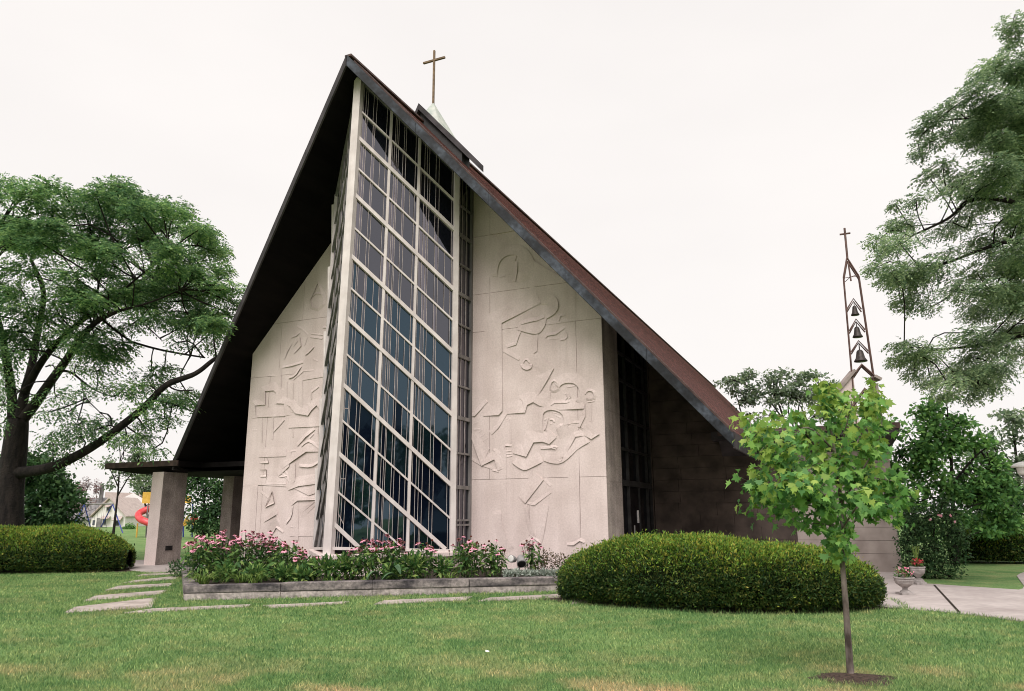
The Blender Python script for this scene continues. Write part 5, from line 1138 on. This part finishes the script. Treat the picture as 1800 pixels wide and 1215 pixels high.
# broad leaves
Y = bedY(655, .05); b = at(655, 950, Y); b[2] = .26; HS = thing('broad_leaved_plant', 'plant with two huge drooping grey-green leaves on the planter edge', 'plant', b)
def bigleaf(name, px, py, d, ln, wd):
    q = at(px, py, Y-.15); d = unit(np.array(d, float)); s = unit(np.cross(d, (0, 0, 1))); mb = MB(); K = 8; vs = []
    for i in range(K+1):
        f = i/K; p = q+d*ln*f+np.array([0, 0, .14*math.sin(f*2.6)-.12*f*f]); w = wd*math.sin(math.pi*min(1, f*.95+.04))**.75
        vs += [p+s*w+np.array([0, 0, .05*w/wd]), p, p-s*w+np.array([0, 0, .05*w/wd])]
    mb.add(vs, [(i*3+j, i*3+j+1, i*3+j+4, i*3+j+3) for i in range(K) for j in range(2)]); build(name, mb, 'hosta', HS, smooth=True)
MT['hosta'] = surf('grey green ribbed leaf', (.05, .10, .05), (.10, .17, .085), 9, .6, 60, .3, .004)
bigleaf('leaf', 700, 1019, (-.9, -.25, .05), .42, .13); bigleaf('leaf', 665, 1014, (-.8, -.4, -.05), .32, .08); bigleaf('leaf', 700, 1008, (-.7, .4, .25), .3, .1)
# dusty miller and bronze shrubs at the right end
for px, f, w, lb in ((905, .3, .42, 'silver dusty miller below the floodlight'), (928, .22, .4, 'silver dusty miller in the middle of the silver row'), (952, .2, .4, 'silver dusty miller under the bronze shrub'), (972, .25, .36, 'silver dusty miller at the right corner of the planter'), (890, .2, .3, 'small silver dusty miller at the foot of the coneflowers')):
    leafplant('dusty_miller', lb, px, f, w, .2, 170, .085, .34, 'silver', 'plant', 'silver dusty miller plants', .5)
leafplant('bronze_shrub', 'brownish twiggy shrub right of the small coneflower clump', 952, .62, .7, .62, 520, .06, .4, 'brownleaf', 'shrub'); leafplant('bronze_shrub', 'low rusty shrub against the left end of the big hedge', 982, .7, .6, .5, 420, .06, .4, 'brownleaf', 'shrub')
leafplant('green_shrub', 'small clipped green shrub in the shade behind the porch pillar', 318, 1.1, .8, .5, 500, .09, .4, 'dkleaf', 'shrub', zb=0)

# floodlight
Yf = bedY(905, .55); fb = at(908, 985, Yf); fz = fb[2]; FL = thing('garden_floodlight', 'grey garden floodlight with two lamp heads among the flowers', 'floodlight', (fb[0], fb[1], .24))
mb = MB(); mb.tube([(fb[0], fb[1], .2), (fb[0], fb[1], fz-.05)], .03, 8); build('stake', mb, 'lampgrey', FL)
def lamp_head(px, py, d, r, ln):
    q = at(px, py, Yf); d = unit(np.array(d, float)); mb = MB(); mb.tube([q-d*ln*.5, q-d*ln*.3, q+d*ln*.2, q+d*ln*.5], [r*.5, r*.8, r, r*1.05], 14); h = build('lamp_head', mb, 'lampgrey', FL, smooth=False)
    mb = MB(); mb.tube([q+d*ln*.5, q+d*(ln*.5+.012)], [r*.9, r*.8], 14); l_ = build('lens', mb, 'lampwhite' if px < 905 else 'black', h); l_.location = -np.array(h.location) if False else (0, 0, 0)
lamp_head(898, 983, (-.5, -.8, .15), .085, .2); lamp_head(912, 985, (.1, -.7, -.55), .105, .26)

# ================================================================== URNS, LAMP
def urn(p, s, sz_, label, ry):
    t = thing('stone_urn', label, 'urn', p, 'stone urns by the footpath'); mb = MB()
    mb.box(p[0]-.17*s, p[0]+.17*s, p[1]-.17*s, p[1]+.17*s, .02, .02+.05*sz_)
    mb.lathe([(r_*s, z_*sz_) for r_, z_ in ((.13, .045), (.12, .08), (.065, .11), (.06, .15), (.10, .18), (.20, .25), (.235, .33), (.225, .36), (.25, .375), (.25, .40), (.21, .40), (.20, .36))], (p[0], p[1], .02), 20)
    build('bowl', mb, 'urn', t, smooth=False); top = np.array([p[0], p[1], .02+.40*sz_]); n = 150
    pts, d = pad_points(top+np.array([0, 0, .09*s]), (.22*s, .22*s, .13*s), n, .5); sz = RG.uniform(.04, .08, n); npmesh('foliage', diamonds(pts, d+RG.normal(size=(n, 3))*.5, sz, sz*.6), 4, 'perennial', t)
    pts, d = pad_points(top+np.array([0, -.03, .13*s]), (.22*s, .2*s, .13*s), 60, .35); sz = RG.uniform(.035, .07, 60); npmesh('blossom', diamonds(pts, d+RG.normal(size=(60, 3))*.5, sz, sz*.8), 4, ry, t)
    return t
p1 = G(1588, 1054); urn(p1, .80, .84, 'low stone urn of pink flowers, the nearer of the two by the hedge end', 'petpink')
p2 = G(1612, 1036); u2 = urn(p2, .68, .98, 'taller stone urn of red flowers set behind the pink one', 'petred')
o = []
for i in range(22):
    a = RG.uniform(0, 6.28); d = np.array([math.cos(a)*.25, math.sin(a)*.25, 1]); q = p2+np.array([0, 0, .48]); o.append([q-np.array([.006, 0, 0]), q+np.array([.006, 0, 0]), q+d*.38+np.array([.002, 0, 0]), q+d*.38-np.array([.002, 0, 0])])
npmesh('spike_leaves', np.array(o), 4, 'strap', u2)
lp = at(1790, 850, 17.5); LPp = np.array([lp[0]+.12, lp[1], 0]); LPT = thing('lamp_post', 'grey post lamp with white cap at the right edge of the path', 'lamp post', LPp)
zl = at(1790, 828, 17.5)[2]; mb = MB(); mb.lathe([(.09, 0), (.09, .1), (.05, .14), (.045, zl-.30), (.07, zl-.28), (.05, zl-.24), (.10, zl-.2)], (LPp[0], LPp[1], 0), 12); build('post', mb, 'lampgrey', LPT)
mb = MB(); mb.lathe([(.10, zl-.2), (.13, zl-.16), (.14, zl-.04), (.12, zl-.02)], (LPp[0], LPp[1], 0), 16); build('lantern', mb, 'lampwhite', LPT)
mb = MB(); mb.lathe([(.24, zl-.03), (.24, zl), (.18, zl+.05), (.06, zl+.09), (.01, zl+.10)], (LPp[0], LPp[1], 0), 18); build('cap', mb, 'lampwhite', LPT)

# ================================================================== FAR LEFT: HOUSES, SWINGS, SLIDE
def q7(x, y): return (100+x/7.5, 820+y/7.5)
def house_pt(x, y, Y): return at(*q7(x, y), Y)
YH = 130.0
def fh(name, label, Y):
    b = at(190, 920, Y); b[2] = 0; return thing(name, label, 'house', b)
H1 = fh('white_house', 'white gabled house with front porch and striped awning, beyond the swings', YH)
A, Bl, Br = house_pt(690, 350, YH), house_pt(425, 605, YH), house_pt(908, 605, YH)
gl, gr = np.array([Bl[0]+.4, YH, 0]), np.array([Br[0]-.3, YH, 0])
mb = MB(); mb.extr([gl, gr, np.array([Br[0]-.3, YH, Br[2]]), A-np.array([0, 0, .25]), np.array([Bl[0]+.4, YH, Bl[2]])], (0, 9, 0)); build('wall', mb, 'white', H1)
mb = MB()
for e in (Bl, Br):
    o_ = np.array([0, -.5, .05]); mb.extr([A+o_, e+o_, e+o_-np.array([0, 0, .22]), A+o_-np.array([0, 0, .25])], (0, 9.8, 0))
build('roof', mb, 'roofpink', H1)
def win(x0, y0, x1, y1, par, Y, fr=.12):
    a, b = house_pt(x0, y0, Y), house_pt(x1, y1, Y); mb = MB(); mb.box(a[0]-fr, b[0]+fr, Y-.10, Y-.02, b[2]-fr, a[2]+fr); f = build('window', mb, 'white', par)
    mb = MB(); mb.box(a[0], b[0], Y-.14, Y-.105, b[2], a[2]); build('pane', mb, 'winglass', f)
win(643, 475, 690, 530, H1, YH); win(755, 655, 800, 730, H1, YH); win(595, 640, 625, 715, H1, YH)
a, b = house_pt(440, 630, YH), house_pt(495, 745, YH); mb = MB(); mb.box(a[0], b[0], YH-.12, YH-.02, 0, a[2]); d = build('door', mb, 'white', H1)
mb = MB(); mb.box(a[0]+.25, b[0]-.25, YH-.16, YH-.125, .3, a[2]-.3); build('pane', mb, 'winglass', d)
mb = MB(); a, b = house_pt(505, 625, YH), house_pt(575, 740, YH); mb.box(a[0], b[0], YH-.09, YH-.03, 0, a[2]); build('porch_recess', mb, 'roofgrey', H1)
for x0, y0, x1, y1 in ((742, 605, 850, 655), (590, 600, 690, 635), (640, 455, 700, 480)):
    a, b = house_pt(x0, y0, YH), house_pt(x1, y1, YH); mb = MB(); mb.hexa([(a[0], YH-.15, a[2]), (b[0], YH-.15, a[2]), (b[0], YH-1, b[2]), (a[0], YH-1, b[2])], [(a[0], YH-.1, a[2]-.1), (b[0], YH-.1, a[2]-.1), (b[0], YH-.95, b[2]-.1), (a[0], YH-.95, b[2]-.1)]); build('awning', mb, 'roofpink', H1)
mb = MB(); a, b = house_pt(575, 190, YH+6), house_pt(592, 350, YH+6); mb.box(a[0], a[0]+.5, YH+5.5, YH+6, 3.5, a[2]); build('chimney', mb, 'roofgrey', H1)
H2 = fh('grey_roofed_house', 'low grey roofed house half hidden by the purple tree', YH+4)
a, b = house_pt(180, 350, YH+4), house_pt(660, 350, YH+4); e = house_pt(180, 640, YH+1)
mb = MB(); mb.hexa([(a[0]-4, YH+1, e[2]), (b[0], YH+1, e[2]), (b[0], YH+7, a[2]), (a[0]-4, YH+7, a[2])], [(a[0]-4, YH+1, e[2]-.2), (b[0], YH+1, e[2]-.2), (b[0], YH+7, a[2]-.2), (a[0]-4, YH+7, a[2]-.2)]); build('roof', mb, 'roofgrey', H2)
mb = MB(); mb.box(a[0]-3.7, b[0]-.2, YH+1.6, YH+12, 0, e[2]-.05); build('wall', mb, 'white', H2); win(232, 680, 262, 720, H2, YH+1.6); win(130, 680, 160, 720, H2, YH+1.6)
H3 = fh('tan_roofed_house', 'larger house with broad faded tan roof behind the white gabled one', YH+14)
Y3 = YH+14; a, b, c1, c2 = house_pt(620, 285, Y3), house_pt(990, 300, Y3), house_pt(1200, 400, Y3), house_pt(760, 470, Y3)
mb = MB(); mb.extr([house_pt(770, 400, Y3), house_pt(850, 520, Y3), house_pt(1020, 455, Y3), house_pt(1210, 450, Y3), house_pt(1130, 385, Y3), b], (0, 8, 0)); build('wall', mb, 'white', H3)
g = house_pt(900, 640, Y3-3); h_ = house_pt(1280, 640, Y3-3); k_ = house_pt(850, 520, Y3-1); l_ = house_pt(1020, 455, Y3); m_ = house_pt(1300, 455, Y3)
mb = MB(); mb.add([g, h_, m_, l_, k_], [(0, 1, 2, 3, 4)]); mb.add([a, b, house_pt(770, 400, Y3), house_pt(600, 420, Y3)], [(0, 3, 2, 1)]); mb.add([b, b+np.array([0, 10, 0]), c1+np.array([0, 10, 0]), c1], [(3, 2, 1, 0)]); build('roof', mb, 'roofpink', H3)
mb = MB(); mb.box(g[0]+.3, h_[0]+2, Y3-2.6, Y3+8, 0, g[2]-.05); build('wall', mb, 'white', H3); win(1050, 690, 1090, 755, H3, Y3-2.6)
mb = MB(); mb.bar(g+np.array([0, -.02, -.2]), g+np.array([13.0*.5, -.02, -.2]), .45, .1, (0, 0, 1)); build('shutter_band', mb, 'roofgrey', H3)

Ysw = 80.0; sp = lambda x, y, d=0: at(*q7(x, y), Ysw+d)
b = sp(600, 800); b[2] = 0; SW = thing('swing_set', 'blue A-frame swing set on the far lawn', 'swing set', b)
mb = MB(); mb.tube([sp(255, 437), sp(728, 443)], .07, 8); build('top_bar', mb, 'frame_grey', SW)
for x, legs in ((342, ((150, -1.2), (440, 1.2))), (715, ((520, 1.3), (848, -1.3)))):
    for lx, dy in legs:
        e = at(*q7(lx, 800), Ysw+dy); e[2] = 0; mb = MB(); mb.tube([sp(x, 445), e], .06, 6); build('leg', mb, 'blue', SW)
for x in (400, 470, 560, 640):
    p = sp(x, 440); mb = MB()
    for o_ in (-.22, .22): mb.tube([p+np.array([o_, 0, 0]), p+np.array([o_, 0, -p[2]+.55])], .012, 3)
    mb.box(p[0]-.25, p[0]+.25, p[1]-.1, p[1]+.1, .5, .55); build('swing_seat', mb, 'black', SW)
Ysl = 62.0; pp = lambda x, y, d=0: at(*q7(x, y), Ysl+d)
b = pp(1170, 880); b[2] = 0; SL = thing('play_tower', 'playground tower with curling red tube slide and yellow panels beside the porch pillar', 'playground', b)
mb = MB(); Q = smooth_pl3([pp(1330, 470, .6), pp(1200, 510, .3), pp(1100, 545, 0), pp(1040, 590, -.5), pp(1075, 650, -1.0), pp(1150, 680, -1.3), pp(1230, 720, -1.2), pp(1320, 790, -.8)], 2); mb.tube(Q, .27, 14); build('tube_slide', mb, 'red', SL, smooth=True)
mb = MB(); a, b = pp(1120, 290), pp(1222, 440); mb.box(a[0], b[0], Ysl-.05, Ysl+.05, b[2], a[2]); build('panel', mb, 'yellow', SL)
mb = MB(); a, b = pp(1260, 340), pp(1700, 440); mb.box(a[0], b[0], Ysl+.6, Ysl+.7, b[2], a[2]); build('panel', mb, 'yellow', SL)
for x0, x1, m_ in ((1180, 1148, 'frame_grey'), (1042, 1022, 'yellow'), (1650, 1640, 'blue'), (1770, 1757, 'blue'), (1500, 1490, 'frame_grey')):
    a = pp(x0, 450 if m_ != 'yellow' else 700); e = pp(x1, 900); e[2] = 0; mb = MB(); mb.tube([a, e], .06, 6); build('leg', mb, m_, SL)
for x, y, x2, y2 in ((1645, 720, 1740, 690), (1660, 690, 1755, 600), (1650, 740, 1800, 735)):
    mb = MB(); mb.tube(smooth_pl3([pp(x, y, -1), (pp(x, y, -1)+pp(x2, y2, -1))/2+np.array([0, 0, .25]), pp(x2, y2, -1)], 2), .09, 8); build('arch_rail', mb, 'yellow', SL, smooth=True)
mb = MB(); q = pp(1790, 640, -1); mb.lathe([(.05, -.3), (.28, -.2), (.3, .1), (.12, .3)], q, 10); build('spinner', mb, 'red', SL)
# paper scrap on the lawn
q = G(851, 1152); mb = MB(); mb.add([(q[0]-.022, q[1]-.012, .045), (q[0]+.025, q[1]-.01, .04), (q[0]+.022, q[1]+.02, .05), (q[0]-.02, q[1]+.018, .06)], [(0, 1, 2, 3)]); o = build('paper_scrap', mb, 'white'); tag(o, 'small crumpled pale paper scrap lying on the lawn', 'litter')

# ---- trees across the street behind the viewer, mirrored in the prow glass
def backtree(x, y, h, r, label):
    t = thing('street_tree', label, 'tree', (x, y, 0), 'trees across the street mirrored in the glass'); mb = MB(); limb(mb, [(x, y, 0), (x, y, h*.3), (x+.3, y, h*.6), (x, y, h*.85)], .35, .08); build('trunk', mb, 'bark', t, smooth=True)
    o = []
    for i in range(34):
        d = unit(RG.normal(size=3)); P = np.array([x, y, h*.62])+d*np.array([r, r, h*.34])*RG.uniform(.3, .95); pts, dd = pad_points(P, (r*.4, r*.4, r*.3), 150, .45); sz = RG.uniform(.5, .9, 150); o.append(diamonds(pts, dd+RG.normal(size=(150, 3))*.5, sz, sz*.6))
    npmesh('crown', np.concatenate(o), 4, 'dkleaf', t)
for x, y, h, r in ((2, -46, 15, 6), (13, -50, 16, 6.5), (25, -44, 15, 6.5), (35, -48, 17, 7), (45, -42, 15, 7), (55, -40, 18, 7.5), (66, -33, 16, 7), (-12, -48, 14, 6), (-25, -46, 15, 6.5)):
    backtree(x, y, h, r, 'leafy tree across the street seen only mirrored in the dark glass')

# ================================================================== GRASS
n = 640000
Yv = 6.6+(25-6.6)*RG.random(n)**1.9; X = (RG.random(n)*2-1)*(Yv*.74+5.0); keep = np.ones(n, bool)
for poly in EXCL: keep &= ~in_poly(X, Yv, poly)
tq = np.stack([(X-P0[0])*U[0]+(Yv-P0[1])*U[1], (X-P0[0])*V[0]+(Yv-P0[1])*V[1]], 1)
keep &= ~((tq[:, 0] > -3.2) & (tq[:, 1] > -.2))
X, Yv = X[keep], Yv[keep]; n = len(X)
hgt = RG.uniform(.022, .05, n)*np.where(Yv > 13, 1.15, 1.0); wd = .0046+.00040*np.maximum(Yv-7, 0)
a = RG.uniform(0, 2*math.pi, n); lean = RG.uniform(.2, 1.0, n)*hgt; la = RG.uniform(0, 2*math.pi, n)
B = np.stack([X, Yv, np.full(n, -.002)], 1); S2 = np.stack([np.cos(a)*wd, np.sin(a)*wd, np.zeros(n)], 1); T = B+np.stack([np.cos(la)*lean, np.sin(la)*lean, hgt], 1)
g = npmesh('grass', np.stack([B-S2, B+S2, T], 1), 3, 'blade'); g['kind'] = 'stuff'
# longer tufts along edges of slabs, wall and hedge skirts
P = []
for poly in EXCL[:-1]:
    for i in range(len(poly)):
        p, q = poly[i][:2], poly[(i+1) % len(poly)][:2]; Ln = np.linalg.norm(q-p); k = int(Ln*130)
        if k and Ln < 30: f = RG.random(k)[:, None]; P.append(p+(q-p)*f+RG.normal(size=(k, 2))*.035)
P = np.concatenate(P); P = P[(P[:, 1] < 23)]
tq = np.stack([(P[:, 0]-P0[0])*U[0]+(P[:, 1]-P0[1])*U[1], (P[:, 0]-P0[0])*V[0]+(P[:, 1]-P0[1])*V[1]], 1)
k_ = (tq[:, 1] < -.4) & ~in_poly(P[:, 0], P[:, 1], [np.array(x) for x in offset([np.array(q) for q in bedpoly], .12)]); P = P[k_]
n = len(P); hgt = RG.uniform(.03, .085, n); a = RG.uniform(0, 6.28, n); wd = .007; la = RG.uniform(0, 6.28, n); lean = hgt*RG.uniform(.2, .8, n)
B = np.stack([P[:, 0], P[:, 1], np.zeros(n)], 1); S2 = np.stack([np.cos(a)*wd, np.sin(a)*wd, np.zeros(n)], 1)
g = npmesh('edge_grass', np.stack([B-S2, B+S2, B+np.stack([np.cos(la)*lean, np.sin(la)*lean, hgt], 1)], 1), 3, 'blade'); g['kind'] = 'stuff'
bpy.context.view_layer.update()
